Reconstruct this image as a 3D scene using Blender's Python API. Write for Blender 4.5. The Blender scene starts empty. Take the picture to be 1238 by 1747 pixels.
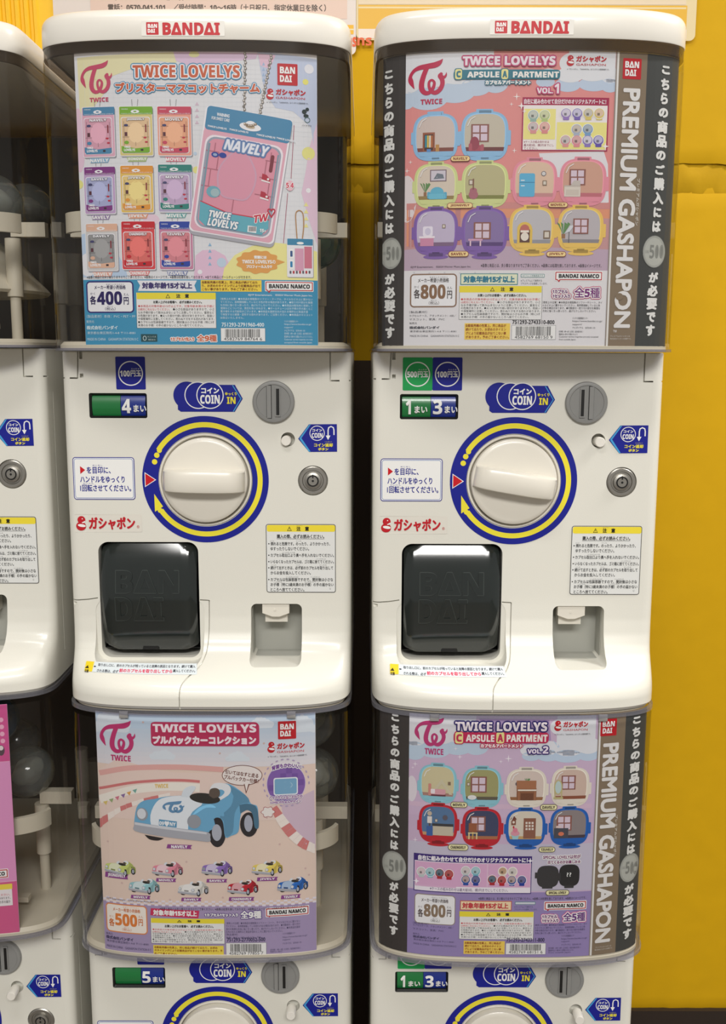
import bpy, bmesh, math, random
import numpy as np
from mathutils import Vector, Matrix, Euler
from mathutils.geometry import tessellate_polygon
random.seed(5)
C = bpy.context.scene.collection
SC = bpy.context.scene

# ------------------------------------------------------------------ camera
EYE = 1.15                       # eye height above the floor
FPX, PITCH, ROLL, DIST = 1700.0, math.radians(9.12), math.radians(0.14), 1.033
cam = bpy.data.cameras.new('camera')
cam.sensor_fit = 'VERTICAL'; cam.sensor_height = 24.0; cam.lens = 24.0 * FPX / 1747
cam.clip_start = .02
camo = bpy.data.objects.new('camera', cam); C.objects.link(camo)
CM = Matrix.Translation((0, -DIST, EYE)) @ (Euler((math.pi/2 - PITCH, 0, 0)).to_matrix() @ Matrix.Rotation(ROLL, 3, 'Z')).to_4x4()
camo.matrix_world = CM
SC.camera = camo
# ------------------------------------------------------------------ world, lights, exposure
def lin(c):
    return tuple(((v/255)/12.92 if v/255 <= .04045 else ((v/255+.055)/1.055)**2.4) for v in c)
w = bpy.data.worlds.new('world'); SC.world = w; w.use_nodes = True
bg = w.node_tree.nodes['Background']
bg.inputs[0].default_value = (1.0, .965, .91, 1); bg.inputs[1].default_value = 0.27
def area(name, loc, rot, sx, sy, power, col=(1, .98, .945)):
    l = bpy.data.lights.new(name, 'AREA'); l.shape = 'RECTANGLE'; l.size = sx; l.size_y = sy; l.energy = power; l.color = col
    o = bpy.data.objects.new(name, l); C.objects.link(o); o.location = loc; o.rotation_euler = rot
    return o
area('ceiling_lamp', (.1, -2.75, 2.62), (0, 0, 0), 1.8, .9, 104)
area('ceiling_lamp', (-.35, -.9, 2.62), (0, 0, 0), .8, .25, 11)
area('ceiling_lamp', (1.75, -.25, 2.62), (0, 0, 0), .9, .3, 42)
SC.view_settings.view_transform = 'Standard'; SC.view_settings.look = 'None'
SC.view_settings.gamma = 1.0; SC.view_settings.use_curve_mapping = False
SC.view_settings.exposure = 0.27

# ------------------------------------------------------------------ materials
MATS = {}
def mat(key, col=None, rough=.5, metal=0., coat=0., bump=0., bscale=300., spec=.5, var=0., emis=0.):
    if key in MATS: return MATS[key]
    m = bpy.data.materials.new(key); m.use_nodes = True; nt = m.node_tree
    b = nt.nodes['Principled BSDF']; c = lin(col)
    b.inputs['Base Color'].default_value = (*c, 1); b.inputs['Roughness'].default_value = rough
    b.inputs['Metallic'].default_value = metal; b.inputs['Coat Weight'].default_value = coat
    b.inputs['Coat Roughness'].default_value = .08; b.inputs['Specular IOR Level'].default_value = spec
    if var or bump:
        tc = nt.nodes.new('ShaderNodeTexCoord'); n = nt.nodes.new('ShaderNodeTexNoise')
        n.inputs['Scale'].default_value = bscale; n.inputs['Detail'].default_value = 4
        nt.links.new(tc.outputs['Object'], n.inputs['Vector'])
        if var:
            r = nt.nodes.new('ShaderNodeMix'); r.data_type = 'RGBA'
            r.inputs[6].default_value = (*[x*(1-var) for x in c], 1); r.inputs[7].default_value = (*[min(1, x*(1+var)) for x in c], 1)
            nt.links.new(n.outputs[0], r.inputs[0]); nt.links.new(r.outputs[2], b.inputs['Base Color'])
        if bump:
            bp = nt.nodes.new('ShaderNodeBump'); bp.inputs['Strength'].default_value = bump; bp.inputs['Distance'].default_value = .002
            nt.links.new(n.outputs[0], bp.inputs['Height']); nt.links.new(bp.outputs[0], b.inputs['Normal'])
    MATS[key] = m; return m
def clear_mat(key, tint, rough=.03, ior=1.45, trans_min=0.0, haze=None):
    """thin clear plastic: transparent sheet with a fresnel reflection and an optional milky part"""
    if key in MATS: return MATS[key]
    m = bpy.data.materials.new(key); m.use_nodes = True; nt = m.node_tree; nt.nodes.remove(nt.nodes['Principled BSDF'])
    out = [n for n in nt.nodes if n.type == 'OUTPUT_MATERIAL'][0]
    t = nt.nodes.new('ShaderNodeBsdfTransparent'); t.inputs[0].default_value = (*lin(tint), 1)
    g = nt.nodes.new('ShaderNodeBsdfGlossy'); g.inputs['Roughness'].default_value = rough; g.inputs[0].default_value = (.9, .9, .9, 1)
    lw = nt.nodes.new('ShaderNodeLayerWeight'); lw.inputs[0].default_value = .5
    pw = nt.nodes.new('ShaderNodeMath'); pw.operation = 'POWER'; pw.inputs[1].default_value = 4.0; nt.links.new(lw.outputs['Facing'], pw.inputs[0])
    f = nt.nodes.new('ShaderNodeMath'); f.operation = 'MULTIPLY_ADD'; f.inputs[1].default_value = .75; f.inputs[2].default_value = .035; nt.links.new(pw.outputs[0], f.inputs[0])
    mx = nt.nodes.new('ShaderNodeMixShader')
    last = t.outputs[0]
    if haze:
        d = nt.nodes.new('ShaderNodeBsdfDiffuse'); d.inputs[0].default_value = (*lin(haze[1]), 1)
        h = nt.nodes.new('ShaderNodeMixShader'); h.inputs[0].default_value = haze[0]
        nt.links.new(t.outputs[0], h.inputs[1]); nt.links.new(d.outputs[0], h.inputs[2]); last = h.outputs[0]
    nt.links.new(f.outputs[0], mx.inputs[0]); nt.links.new(last, mx.inputs[1]); nt.links.new(g.outputs[0], mx.inputs[2])
    nt.links.new(mx.outputs[0], out.inputs[0]); MATS[key] = m; return m
def ink(rgb):
    """printing ink / sticker film of one colour"""
    return mat('ink_%d_%d_%d' % tuple(rgb), rgb, rough=.42, spec=.35)
WHITE = mat('warm_white_plastic', (224, 222, 212), rough=.34, coat=.2, bump=.04, bscale=900, var=.02)
LIDW = mat('white_lid_plastic', (232, 228, 219), rough=.30, coat=.3, var=.02, bscale=40)
KNOB = mat('white_knob_plastic', (226, 221, 209), rough=.33, coat=.2, var=.015, bscale=60)
GROOVE = mat('seam_shadow_plastic', (120, 115, 105), rough=.6)
GREY = mat('grey_coin_plastic', (140, 140, 138), rough=.42, var=.03, bscale=200)
BLACK = mat('black_plastic', (22, 22, 22), rough=.4, var=.05)
DOORM = mat('smoked_door_plastic', (30, 36, 35), rough=.12, coat=.6, var=.1, bscale=30)
EMBM = mat('smoked_emboss_plastic', (52, 58, 56), rough=.2, coat=.5)
STEEL = mat('brushed_steel', (168, 165, 158), rough=.38, metal=.9, bump=.05, bscale=800)
POCKET = mat('grey_pocket_plastic', (168, 168, 160), rough=.4, var=.04, bscale=30)
REAR = mat('grey_brown_rear_plastic', (74, 68, 60), rough=.45, var=.06, bscale=12)
INNER = mat('cream_hopper_plastic', (200, 192, 172), rough=.4, var=.02)
CLEAR = clear_mat('clear_dome_plastic', (242, 242, 243))
GASKET = clear_mat('smoky_collar_plastic', (204, 197, 190), rough=.12, haze=(.12, (90, 82, 76)))
RIMC = clear_mat('clear_rim_plastic', (222, 222, 230), rough=.08, haze=(.12, (205, 205, 212)))

# ------------------------------------------------------------------ object helpers
def mesh_from(name, V, F, mats, mi=None, smooth=False, ang=35):
    me = bpy.data.meshes.new(name); me.from_pydata([tuple(v) for v in V], [], F)
    for m in mats: me.materials.append(m)
    if mi is not None: me.polygons.foreach_set('material_index', mi)
    if smooth:
        me.polygons.foreach_set('use_smooth', [True]*len(me.polygons)); me.set_sharp_from_angle(angle=math.radians(ang))
    me.update(); return me
def obj(name, me, parent=None, loc=(0, 0, 0), rot=(0, 0, 0)):
    o = bpy.data.objects.new(name, me); C.objects.link(o); o.parent = parent; o.location = loc; o.rotation_euler = rot
    return o
def tag(o, label=None, cat=None, group=None, kind=None):
    for k, v in (('label', label), ('category', cat), ('group', group), ('kind', kind)):
        if v: o[k] = v
    return o
def bm_mesh(name, bm, mats, smooth=True, ang=35):
    bmesh.ops.recalc_face_normals(bm, faces=bm.faces)
    me = bpy.data.meshes.new(name); bm.to_mesh(me); bm.free()
    for m in (mats if isinstance(mats, (list, tuple)) else [mats]): me.materials.append(m)
    if smooth:
        me.polygons.foreach_set('use_smooth', [True]*len(me.polygons)); me.set_sharp_from_angle(angle=math.radians(ang))
    return me
def rrect(x0, z0, x1, z1, r, n=6):
    r = min(r, (x1-x0)/2-1e-6, (z1-z0)/2-1e-6); P = []
    for cx, cz, a0 in ((x1-r, z1-r, 0), (x0+r, z1-r, 90), (x0+r, z0+r, 180), (x1-r, z0+r, 270)):
        for i in range(n+1):
            a = math.radians(a0+90*i/n); P.append((cx+r*math.cos(a), cz+r*math.sin(a)))
    return P
def prism(bm, P, y0, y1, bev=0.0, mi=0):
    """closed prism of outline P (x,z) from y0 (front) to y1 (back), front edge softened by bev"""
    P = [(float(a), float(b)) for a, b in P]
    n = len(P); cx = sum(p[0] for p in P)/n; cz = sum(p[1] for p in P)/n
    rings = []
    lv = [(y1, 0)] + ([(y0+bev, 0), (y0+bev*.3, bev*.3), (y0, bev)] if bev else [(y0, 0)])
    for y, ins in lv:
        ring = []
        for (x, z) in P:
            dx, dz = x-cx, z-cz; L = math.hypot(dx, dz) or 1
            ring.append(bm.verts.new((x-dx/L*ins, y, z-dz/L*ins)))
        rings.append(ring)
    fs = []
    for a, b in zip(rings, rings[1:]):
        for i in range(n): fs.append(bm.faces.new((a[i], a[(i+1) % n], b[(i+1) % n], b[i])))
    fs.append(bm.faces.new(rings[-1])); fs.append(bm.faces.new(rings[0][::-1]))
    for f in fs: f.material_index = mi
    return fs
def circle(cx, cz, r, n=40): return [(cx+r*math.cos(2*math.pi*i/n), cz+r*math.sin(2*math.pi*i/n)) for i in range(n)]
def box(bm, x0, y0, z0, x1, y1, z1, mi=0):
    return prism(bm, [(x0, z0), (x1, z0), (x1, z1), (x0, z1)], y0, y1, 0, mi)
def lathe_y(bm, prof, cx, cz, n=48, mi=0, closed=True):
    """prof: list of (radius, y) turned about the y axis through (cx, cz)"""
    rings = []
    for r, y in prof:
        if r < 1e-6: rings.append([bm.verts.new((cx, y, cz))])
        else: rings.append([bm.verts.new((cx+r*math.cos(2*math.pi*i/n), y, cz+r*math.sin(2*math.pi*i/n))) for i in range(n)])
    for a, b in zip(rings, rings[1:]):
        for i in range(n):
            j = (i+1) % n
            if len(a) == 1 and len(b) == 1: continue
            if len(a) == 1: f = bm.faces.new((a[0], b[i], b[j]))
            elif len(b) == 1: f = bm.faces.new((a[i], a[j], b[0]))
            else: f = bm.faces.new((a[i], a[j], b[j], b[i]))
            f.material_index = mi
def lathe_z(bm, prof, cx, cy, n=40, mi=0):
    rings = []
    for r, z in prof:
        if r < 1e-6: rings.append([bm.verts.new((cx, cy, z))])
        else: rings.append([bm.verts.new((cx+r*math.cos(2*math.pi*i/n), cy+r*math.sin(2*math.pi*i/n), z)) for i in range(n)])
    for a, b in zip(rings, rings[1:]):
        for i in range(n):
            j = (i+1) % n
            if len(a) == 1: f = bm.faces.new((a[0], b[i], b[j]))
            elif len(b) == 1: f = bm.faces.new((a[i], a[j], b[0]))
            else: f = bm.faces.new((a[i], a[j], b[j], b[i]))
            f.material_index = mi

# ------------------------------------------------------------------ shape of the machine (local metres: x right, y away, z up, origin at the top edge of the white body)
A_ = .149
def bow(x, a=A_): 
    t = np.minimum(np.abs(np.asarray(x, float)/a), 1.0); return (1-t**3)**(1/3)
def corner(x, a=A_, r=.010):
    d = np.maximum(np.abs(np.asarray(x, float))-(a-r), 0); return r-np.sqrt(np.maximum(r*r-d*d, 0))
LIP = [(-1, .055), (-.362, .055), (-.350, .0552), (-.3435, .053), (-.337, .047), (-.330, .037), (-.322, .024), (-.315, .014), (-.307, .0075), (-.296, .003), (-.280, .0006), (-.262, 0), (1, 0)]
def lip(z): return np.interp(z, [p[0] for p in LIP], [p[1] for p in LIP])
def surf_body(x, z): return -lip(z)*bow(x) + corner(x)
def surf_card(x, z): return -.0500*bow(x, .1452)
def surf_flat(x, z): return np.zeros_like(np.asarray(x, float))
PITCH_Z = .6468
MACH = {'mid_up': (-.1616, .0, EYE), 'mid_low': (-.1616, .0, EYE-PITCH_Z),
        'right_up': (.1589, -.0065, EYE), 'right_low': (.1589, -.0065, EYE-PITCH_Z),
        'left_up': (-.4850, .026, EYE+.003), 'left_low': (-.4850, .026, EYE-PITCH_Z+.005)}
CMI = CM.to_3x3(); EYEP = np.array([0, -DIST, EYE])
def seen(u, v, m, surf):
    """where the line of sight through photo point (u, v) meets surface y=surf(x,z) of machine m: measured local x, z"""
    d = np.array(CMI @ Vector(((u-619.0)/FPX, -(v-873.5)/FPX, -1.0)))
    o = EYEP - np.array(MACH[m]) if isinstance(m, str) else EYEP - np.array(m)
    Y = 0.0
    for _ in range(8):
        t = (Y-o[1])/d[1]; x = o[0]+d[0]*t; z = o[2]+d[2]*t
        Y = float(surf(x, z))
    return x, z

# ------------------------------------------------------------------ lettering
_tc = {}
def heavy(s):
    """the same Latin letters and figures in their heavy sans forms"""
    o = ''
    for ch in s:
        if 'A' <= ch <= 'Z': o += chr(0x1D5D4+ord(ch)-65)
        elif 'a' <= ch <= 'z': o += chr(0x1D5EE+ord(ch)-97)
        elif '0' <= ch <= '9': o += chr(0x1D7EC+ord(ch)-48)
        elif ch == 'Δ': o += chr(0x1D759)
        else: o += ch
    return o
def glyphs(s, res=2):
    k = (s, res)
    if k in _tc: return _tc[k]
    c = bpy.data.curves.new('lettering', 'FONT'); c.body = s; c.size = 1; c.resolution_u = res
    o = bpy.data.objects.new('lettering', c); me = o.to_mesh()
    n = len(me.vertices); V = np.zeros(n*3); me.vertices.foreach_get('co', V); V = V.reshape(-1, 3)[:, :2]
    me.calc_loop_triangles(); T = np.zeros(len(me.loop_triangles)*3, int); me.loop_triangles.foreach_get('vertices', T); T = T.reshape(-1, 3)
    o.to_mesh_clear(); bpy.data.objects.remove(o); bpy.data.curves.remove(c)
    _tc[k] = (V, T); return V, T
class Print:
    """flat printed layers laid on a surface of machine m; measured in photo pixels, stored in metres"""
    STEP = .00007
    def __init__(s, m, surf, base=.0002, curved=True):
        s.m, s.surf, s.base, s.curved = m, surf, base, curved; s.parts = {}; s.order = []; s.cur = None; s.anchor = None; s.clip = None; s.tick = 0
    def part(s, name, new=False):
        k = name if not new else (name, len(s.order))
        if k not in s.parts: s.parts[k] = dict(V=[], F=[], M=[], mats=[], n=0); s.order.append(k)
        s.cur = s.parts[k]; return s
    def K(s, u, v): return seen(u, v, s.m, s.surf)
    def conv(s, pts, anchor=None):
        p = np.asarray(pts, float)
        if anchor is None: anchor = s.anchor
        if anchor is None: anchor = ((p[:, 0].min()+p[:, 0].max())/2, (p[:, 1].min()+p[:, 1].max())/2)
        au, av = anchor; x, z = s.K(au, av); e = 8.0
        xr, xl = s.K(au+e, av)[0], s.K(au-e, av)[0]; zt, zb = s.K(au, av-e)[1], s.K(au, av+e)[1]
        sx, sz = (xr-xl)/(2*e), (zt-zb)/(2*e)
        return np.stack([x+(p[:, 0]-au)*sx, z-(p[:, 1]-av)*sz], 1)
    def raw(s, V, T, col, layer):
        """V local metres"""
        m = ink(col); b = s.cur
        if m not in b['mats']: b['mats'].append(m)
        mi = b['mats'].index(m); s.tick = (s.tick+1) % 11; h = s.base+layer*s.STEP+s.tick*.000004
        V = np.asarray(V, float); T = np.asarray(T, int)
        if len(T) == 0: return
        if s.clip is not None:
            q = V[T]; c = s.clip; out = (q[:, :, 0].min(1) < c[0]) | (q[:, :, 0].max(1) > c[2]) | (q[:, :, 1].min(1) < c[1]) | (q[:, :, 1].max(1) > c[3])
            if out.any():
                nV, nT = [], []
                for t in T[out]:
                    Q = [tuple(V[i]) for i in t]
                    for ax, lim, sg in ((0, c[0], 1), (0, c[2], -1), (1, c[1], 1), (1, c[3], -1)):
                        R = []
                        for i in range(len(Q)):
                            p, r = Q[i], Q[(i+1) % len(Q)]; dp, dr = sg*(p[ax]-lim), sg*(r[ax]-lim)
                            if dp >= 0: R.append(p)
                            if (dp > 0 and dr < 0) or (dp < 0 and dr > 0):
                                g = dp/(dp-dr); R.append((p[0]+(r[0]-p[0])*g, p[1]+(r[1]-p[1])*g))
                        Q = R
                        if len(Q) < 3: break
                    if len(Q) >= 3:
                        i0 = len(nV); nV += Q; nT += [(i0, i0+i, i0+i+1) for i in range(1, len(Q)-1)]
                T = T[~out]
                if nV: T = np.concatenate([T, np.array(nT, int)+len(V)]); V = np.concatenate([V, np.array(nV)])
                if len(T) == 0: return
        if s.curved:
            xs = V[T][:, :, 0]; wide = (xs.max(1)-xs.min(1)) > .009
            if wide.any():
                nV, nT = [], []
                for t in T[wide]:
                    P = [tuple(V[i]) for i in t]; a = min(p[0] for p in P); c = max(p[0] for p in P)
                    k0 = math.floor(a/.006); k1 = math.ceil(c/.006)
                    for k in range(k0, k1):
                        Q = P
                        for lim, sg in ((k*.006, 1), ((k+1)*.006, -1)):
                            R = []
                            for i in range(len(Q)):
                                p, q = Q[i], Q[(i+1) % len(Q)]; dp, dq = sg*(p[0]-lim), sg*(q[0]-lim)
                                if dp >= 0: R.append(p)
                                if (dp > 0 and dq < 0) or (dp < 0 and dq > 0):
                                    f = dp/(dp-dq); R.append((lim, p[1]+(q[1]-p[1])*f))
                            Q = R
                            if len(Q) < 3: break
                        if len(Q) >= 3:
                            i0 = len(nV); nV += Q; nT += [(i0, i0+i, i0+i+1) for i in range(1, len(Q)-1)]
                T = T[~wide]
                if nV: T = np.concatenate([T, np.array(nT, int)+len(V)]); V = np.concatenate([V, np.array(nV)])
        y = s.surf(V[:, 0], V[:, 1])-h
        b['V'].append(np.stack([V[:, 0], y, V[:, 1]], 1)); b['F'].append(T+b['n']); b['M'] += [mi]*len(T); b['n'] += len(V)
    def poly(s, pts, col, layer=1, anchor=None):
        V = s.conv(pts, anchor); T = tessellate_polygon([[Vector((a, b, 0)) for a, b in V]])
        s.raw(V, T, col, layer); return s
    def rect(s, u0, v0, u1, v1, col, layer=1, r=0):
        return s.poly(rrect(u0, v0, u1, v1, r, 5) if r else [(u0, v0), (u1, v0), (u1, v1), (u0, v1)], col, layer)
    def frame(s, u0, v0, u1, v1, t, col, fill, layer=1, r=3):
        s.rect(u0, v0, u1, v1, col, layer, r)
        return s.rect(u0+t, v0+t, u1-t, v1-t, fill, layer+1, max(r-t, .5))
    def ell(s, cu, cv, ru, rv, col, layer=1, rot=0, n=28):
        a = math.radians(rot); ca, sa = math.cos(a), math.sin(a)
        return s.poly([(cu+ru*math.cos(t)*ca-rv*math.sin(t)*sa, cv+ru*math.cos(t)*sa+rv*math.sin(t)*ca) for t in (2*math.pi*i/n for i in range(n))], col, layer)
    def stroke(s, pts, wd, col, layer=1, closed=False, cap=False, anchor=None):
        """polyline of width wd px (a number, or a list per point)"""
        n = len(pts); W = wd if hasattr(wd, '__len__') else [wd]*n
        p = np.asarray(pts, float); L, R = [], []
        for i in range(n):
            a = p[i-1] if (i or closed) else p[i]; b = p[(i+1) % n] if (i < n-1 or closed) else p[i]
            d = b-a; d = d/(np.hypot(*d) or 1); nn = np.array([-d[1], d[0]]); L.append(p[i]+nn*W[i]/2); R.append(p[i]-nn*W[i]/2)
        V = np.array(L+R); T = []
        for i in range(n if closed else n-1):
            j = (i+1) % n; T += [(i, j, n+j), (i, n+j, n+i)]
        s.raw(s.conv(V, anchor), T, col, layer)
        if cap:
            for i in (0, n-1): s.ell(p[i][0], p[i][1], W[i]/2, W[i]/2, col, layer+.35, n=16)
        return s
    def ring(s, cu, cv, ru, rv, t, col, layer=1, a0=0, a1=360, n=48, cap=False):
        k = max(4, int(n*abs(a1-a0)/360)); full = abs(a1-a0) >= 360
        A = [math.radians(a0+(a1-a0)*i/k) for i in range(k if full else k+1)]
        return s.stroke([(cu+ru*math.cos(a), cv-rv*math.sin(a)) for a in A], t, col, layer, closed=full, cap=cap)
    def text(s, st, u0, v0, u1, v1, col, layer=3, bold=0, out=(), rot=0, res=2, shear=0, arc=0):
        """lettering fitted to the measured box; bold and outlines in photo pixels"""
        if bold >= .35:
            if sum(ord(ch) < 0x400 for ch in st) > len(st)*.7: bold *= .45
            st = heavy(st)
        V, T = glyphs(st, res)
        if len(V) == 0: return s
        mn, mx = V.min(0), V.max(0); b = bold
        q = (V-mn)/np.maximum(mx-mn, 1e-6)
        q = np.stack([u0+b+q[:, 0]*(u1-u0-2*b), v1-b-q[:, 1]*(v1-v0-2*b)], 1)
        cu, cv = (u0+u1)/2, (v0+v1)/2
        if shear: q[:, 0] += (cv-q[:, 1])*shear
        if arc:   # bend the line upward in the middle by arc px
            t = (q[:, 0]-cu)/((u1-u0)/2); q[:, 1] += arc*(t*t)
        if rot:
            a = math.radians(rot); d = q-[cu, cv]; q = np.stack([cu+d[:, 0]*math.cos(a)+d[:, 1]*math.sin(a), cv-d[:, 0]*math.sin(a)+d[:, 1]*math.cos(a)], 1)
        anc = s.anchor or (cu, cv)
        for k, (r, oc) in enumerate(out):
            m = 12 if r > 1.5 else 8
            for i in range(m):
                a = 2*math.pi*i/m; s.raw(s.conv(q+[r*math.cos(a), r*math.sin(a)], anc), T, oc, layer-len(out)*.8+k*.8+i*.04)
        if b:
            m = 6 if b > .8 else 4
            for i in range(m):
                a = 2*math.pi*(i+.5)/m; s.raw(s.conv(q+[b*math.cos(a), b*math.sin(a)], anc), T, col, layer+i*.03)
        s.raw(s.conv(q, anc), T, col, layer+.2); return s
    def lines(s, L, u0, v0, u1, dv, h, col, layer=3, full=None, bold=0):
        """left-aligned lines of fine print; width of each line goes with its length"""
        mxl = full or max(len(x) for x in L)
        for i, t in enumerate(L):
            if t: s.text(t, u0, v0+i*dv, u0+(u1-u0)*min(1, len(t)/mxl), v0+i*dv+h, col, layer, bold)
        return s
    def emit(s, parent, depth_parent=None, keymap=None):
        for nme in s.order:
            b = s.parts[nme]
            if not b['V']: continue
            nme = nme if isinstance(nme, str) else nme[0]
            me = mesh_from(nme, np.concatenate(b['V']).tolist(), np.concatenate(b['F']).tolist(), b['mats'], b['M'])
            yield nme, me
R_ = (190, 28, 40); BLUE = (22, 30, 140); W_ = (240, 240, 238)
def bandai_square(P, u0, v0, u1, v1, L=3, part=None):
    if part: P.part(part)
    w, h = u1-u0, v1-v0
    P.rect(u0, v0, u1, v1, R_, L, r=w*.05)
    for s, a, b, c, d in (('BΔN', .12, .14, .88, .46), ('DΔI', .12, .53, .72, .85)):
        P.text(s, u0+w*a, v0+h*b, u0+w*c, v0+h*d, W_, L+2, bold=w*.028, res=2)
def gacha_logo(P, u0, v0, u1, v1, L=3, sub=True, col=R_):
    """red round mark with a bite, and the katakana word beside it"""
    h = v1-v0; w = u1-u0; r = h*.27
    cu = u0+h*.36
    P.ell(cu, v0+h*.27, r, r*.95, col, L); P.ell(cu-h*.02, v0+h*.70, r*1.25, r*1.12, col, L)
    P.poly([(cu+h*.02, v0+h*.455), (cu+h*.25, v0+h*.34), (cu+h*.27, v0+h*.45), (cu+h*.08, v0+h*.50)], W_, L+1); P.ell(cu+h*.06, v0+h*.2, h*.04, h*.04, W_, L+1, n=8)
    P.ell(cu+h*.03, v0+h*.66, r*1.0, r*.36, W_, L+1, rot=8)
    tx = u0+h*.86
    P.text('ガシャポン', tx, v0+h*.06, u1-w*.05, v0+h*(.66 if sub else .94), col, L+2, bold=h*.035)
    if sub: P.text('GASHAPON', tx, v0+h*.78, u1-w*.07, v0+h*.97, col, L+2)
def tw_logo(P, u0, v0, u1, v1, col, L=3):
    w, h = u1-u0, v1-v0
    def cr(pts, k=8):
        out = []
        for i in range(len(pts)-1):
            a = pts[max(i-1, 0)]; b = pts[i]; c = pts[i+1]; d = pts[min(i+2, len(pts)-1)]
            for j in range(k):
                t = j/k
                out.append(tuple(.5*((2*b[q])+(-a[q]+c[q])*t+(2*a[q]-5*b[q]+4*c[q]-d[q])*t*t+(-a[q]+3*b[q]-3*c[q]+d[q])*t**3) for q in range(3)))
        out.append(pts[-1]); return out
    P.anchor = ((u0+u1)/2, (v0+v1)/2)
    for st in ([(.13, .80, .02), (.045, .60, .13), (.03, .45, .09), (.12, .30, .09), (.27, .22, .12), (.48, .19, .14), (.68, .16, .15), (.80, .10, .12), (.885, .0, .01)],
               [(.48, .19, .12), (.39, .42, .13), (.33, .66, .14), (.34, .84, .14), (.43, .945, .12), (.55, .93, .10), (.64, .80, .09), (.665, .66, .075), (.60, .585, .06), (.53, .64, .07), (.53, .78, .08), (.60, .915, .10), (.71, .945, .12), (.82, .86, .12), (.88, .72, .12), (.87, .58, .12), (.80, .48, .09), (.845, .425, .09)],
               [(.86, .50, .10), (.925, .52, .075), (.975, .46, .05), (.985, .39, .015)]):
        Q = cr(st)
        P.stroke([(u0+a*w, v0+b*h) for a, b, c in Q], [max(c, .01)*w for a, b, c in Q], col, L, cap=True)
    P.anchor = None
# ------------------------------------------------------------------ machine shell meshes
def kf(u, v): return seen(u, v, 'mid_up', surf_flat)
def kb(u, v): return seen(u, v, 'mid_up', surf_body)
DEPTH = .385
def outline(z, n=46, a=A_, P=None, r=.010, back=DEPTH):
    xs = [a*math.sin(-math.pi/2+math.pi*i/n) for i in range(n+1)]
    p = float(lip(z)) if P is None else P
    pts = [(x, -p*float(bow(x, a))+float(corner(x, a, r))) for x in xs]
    for k in range(1, 7): pts.append((a, r+(back-.02-r)*k/6))
    for k in range(1, 5): t = math.radians(90*k/4); pts.append((a-.02+.02*math.cos(t), back-.02+.02*math.sin(t)))
    pts.append((0, back))
    for k in range(0, 5): t = math.radians(90+90*k/4); pts.append((-a+.02+.02*math.cos(t), back-.02+.02*math.sin(t)))
    for k in range(5, 0, -1): pts.append((-a, r+(back-.02-r)*k/6))
    return pts
def loft(bm, levels, mi=0, caps=True):
    """levels: list of (outline points, z)"""
    R = [[bm.verts.new((x, y, z)) for x, y in P] for P, z in levels]; n = len(R[0])
    for a, b in zip(R, R[1:]):
        for i in range(n):
            f = bm.faces.new((a[i], a[(i+1) % n], b[(i+1) % n], b[i])); f.material_index = mi
    if caps: bm.faces.new(R[0][::-1]).material_index = mi; bm.faces.new(R[-1]).material_index = mi
def scaled(P, s, cx=0, cy=.14):
    return [(cx+(x-cx)*s, cy+(y-cy)*s) for x, y in P]
def inset(P, d):
    n = len(P); out = []
    for i in range(n):
        a, b = P[i-1], P[(i+1) % n]; tx, ty = b[0]-a[0], b[1]-a[1]; L = math.hypot(tx, ty) or 1
        out.append((P[i][0]-ty/L*d, P[i][1]+tx/L*d))
    return out
def groove(bm, pts, wd=.0015, dp=.0035):
    """cutter that follows the front face through the (x, z) points"""
    n = len(pts); rings = []
    for i, (x, z) in enumerate(pts):
        a = pts[max(i-1, 0)]; b = pts[min(i+1, n-1)]; tx, tz = b[0]-a[0], b[1]-a[1]; L = math.hypot(tx, tz) or 1
        nx, nz = -tz/L*wd/2, tx/L*wd/2; y = float(surf_body(x, z))
        rings.append([bm.verts.new(q) for q in ((x+nx, y-.004, z+nz), (x-nx, y-.004, z-nz), (x-nx, y+dp, z-nz), (x+nx, y+dp, z+nz))])
    for a, b in zip(rings, rings[1:]):
        for i in range(4): bm.faces.new((a[i], a[(i+1) % 4], b[(i+1) % 4], b[i]))
    bm.faces.new(rings[0][::-1]); bm.faces.new(rings[-1])
def boolean(base, cutters):
    ob = bpy.data.objects.new('body_shell', base); C.objects.link(ob); tmp = []
    for k, c in enumerate(cutters):
        co = bpy.data.objects.new('cut', c); C.objects.link(co); tmp.append(co)
        md = ob.modifiers.new('b%d' % k, 'BOOLEAN'); md.object = co; md.solver = 'EXACT'; md.operation = 'DIFFERENCE'
    bpy.context.view_layer.update()
    me = bpy.data.meshes.new_from_object(ob.evaluated_get(bpy.context.evaluated_depsgraph_get()))
    for o in tmp+[ob]: bpy.data.objects.remove(o)
    return me
def arc_pts(pts, k=8):
    """smooth curve through points"""
    out = []
    for i in range(len(pts)-1):
        a = pts[max(i-1, 0)]; b = pts[i]; c = pts[i+1]; d = pts[min(i+2, len(pts)-1)]
        for j in range(k):
            t = j/k; out.append(tuple(.5*((2*b[q])+(-a[q]+c[q])*t+(2*a[q]-5*b[q]+4*c[q]-d[q])*t*t+(-a[q]+3*b[q]-3*c[q]+d[q])*t**3) for q in range(2)))
    out.append(pts[-1]); return out
DX0, DZ1 = kf(168.5, 926); DX1, DZ0 = kf(340.5, 1111)          # dispensing opening
PX0, PZ1 = kf(428, 1030); PX1, PZ0 = kf(515.5, 1124)           # coin return pocket
WX0, WZ1 = kf(151, 670.5); WX1, WZ0 = kf(251.5, 713.5)         # coin count window
DIAL = kf(350.5, 818.5); SLOT = kf(466.8, 685.3); BTN = kf(491, 749.5); LOCK = kf(533.7, 820)
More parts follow.
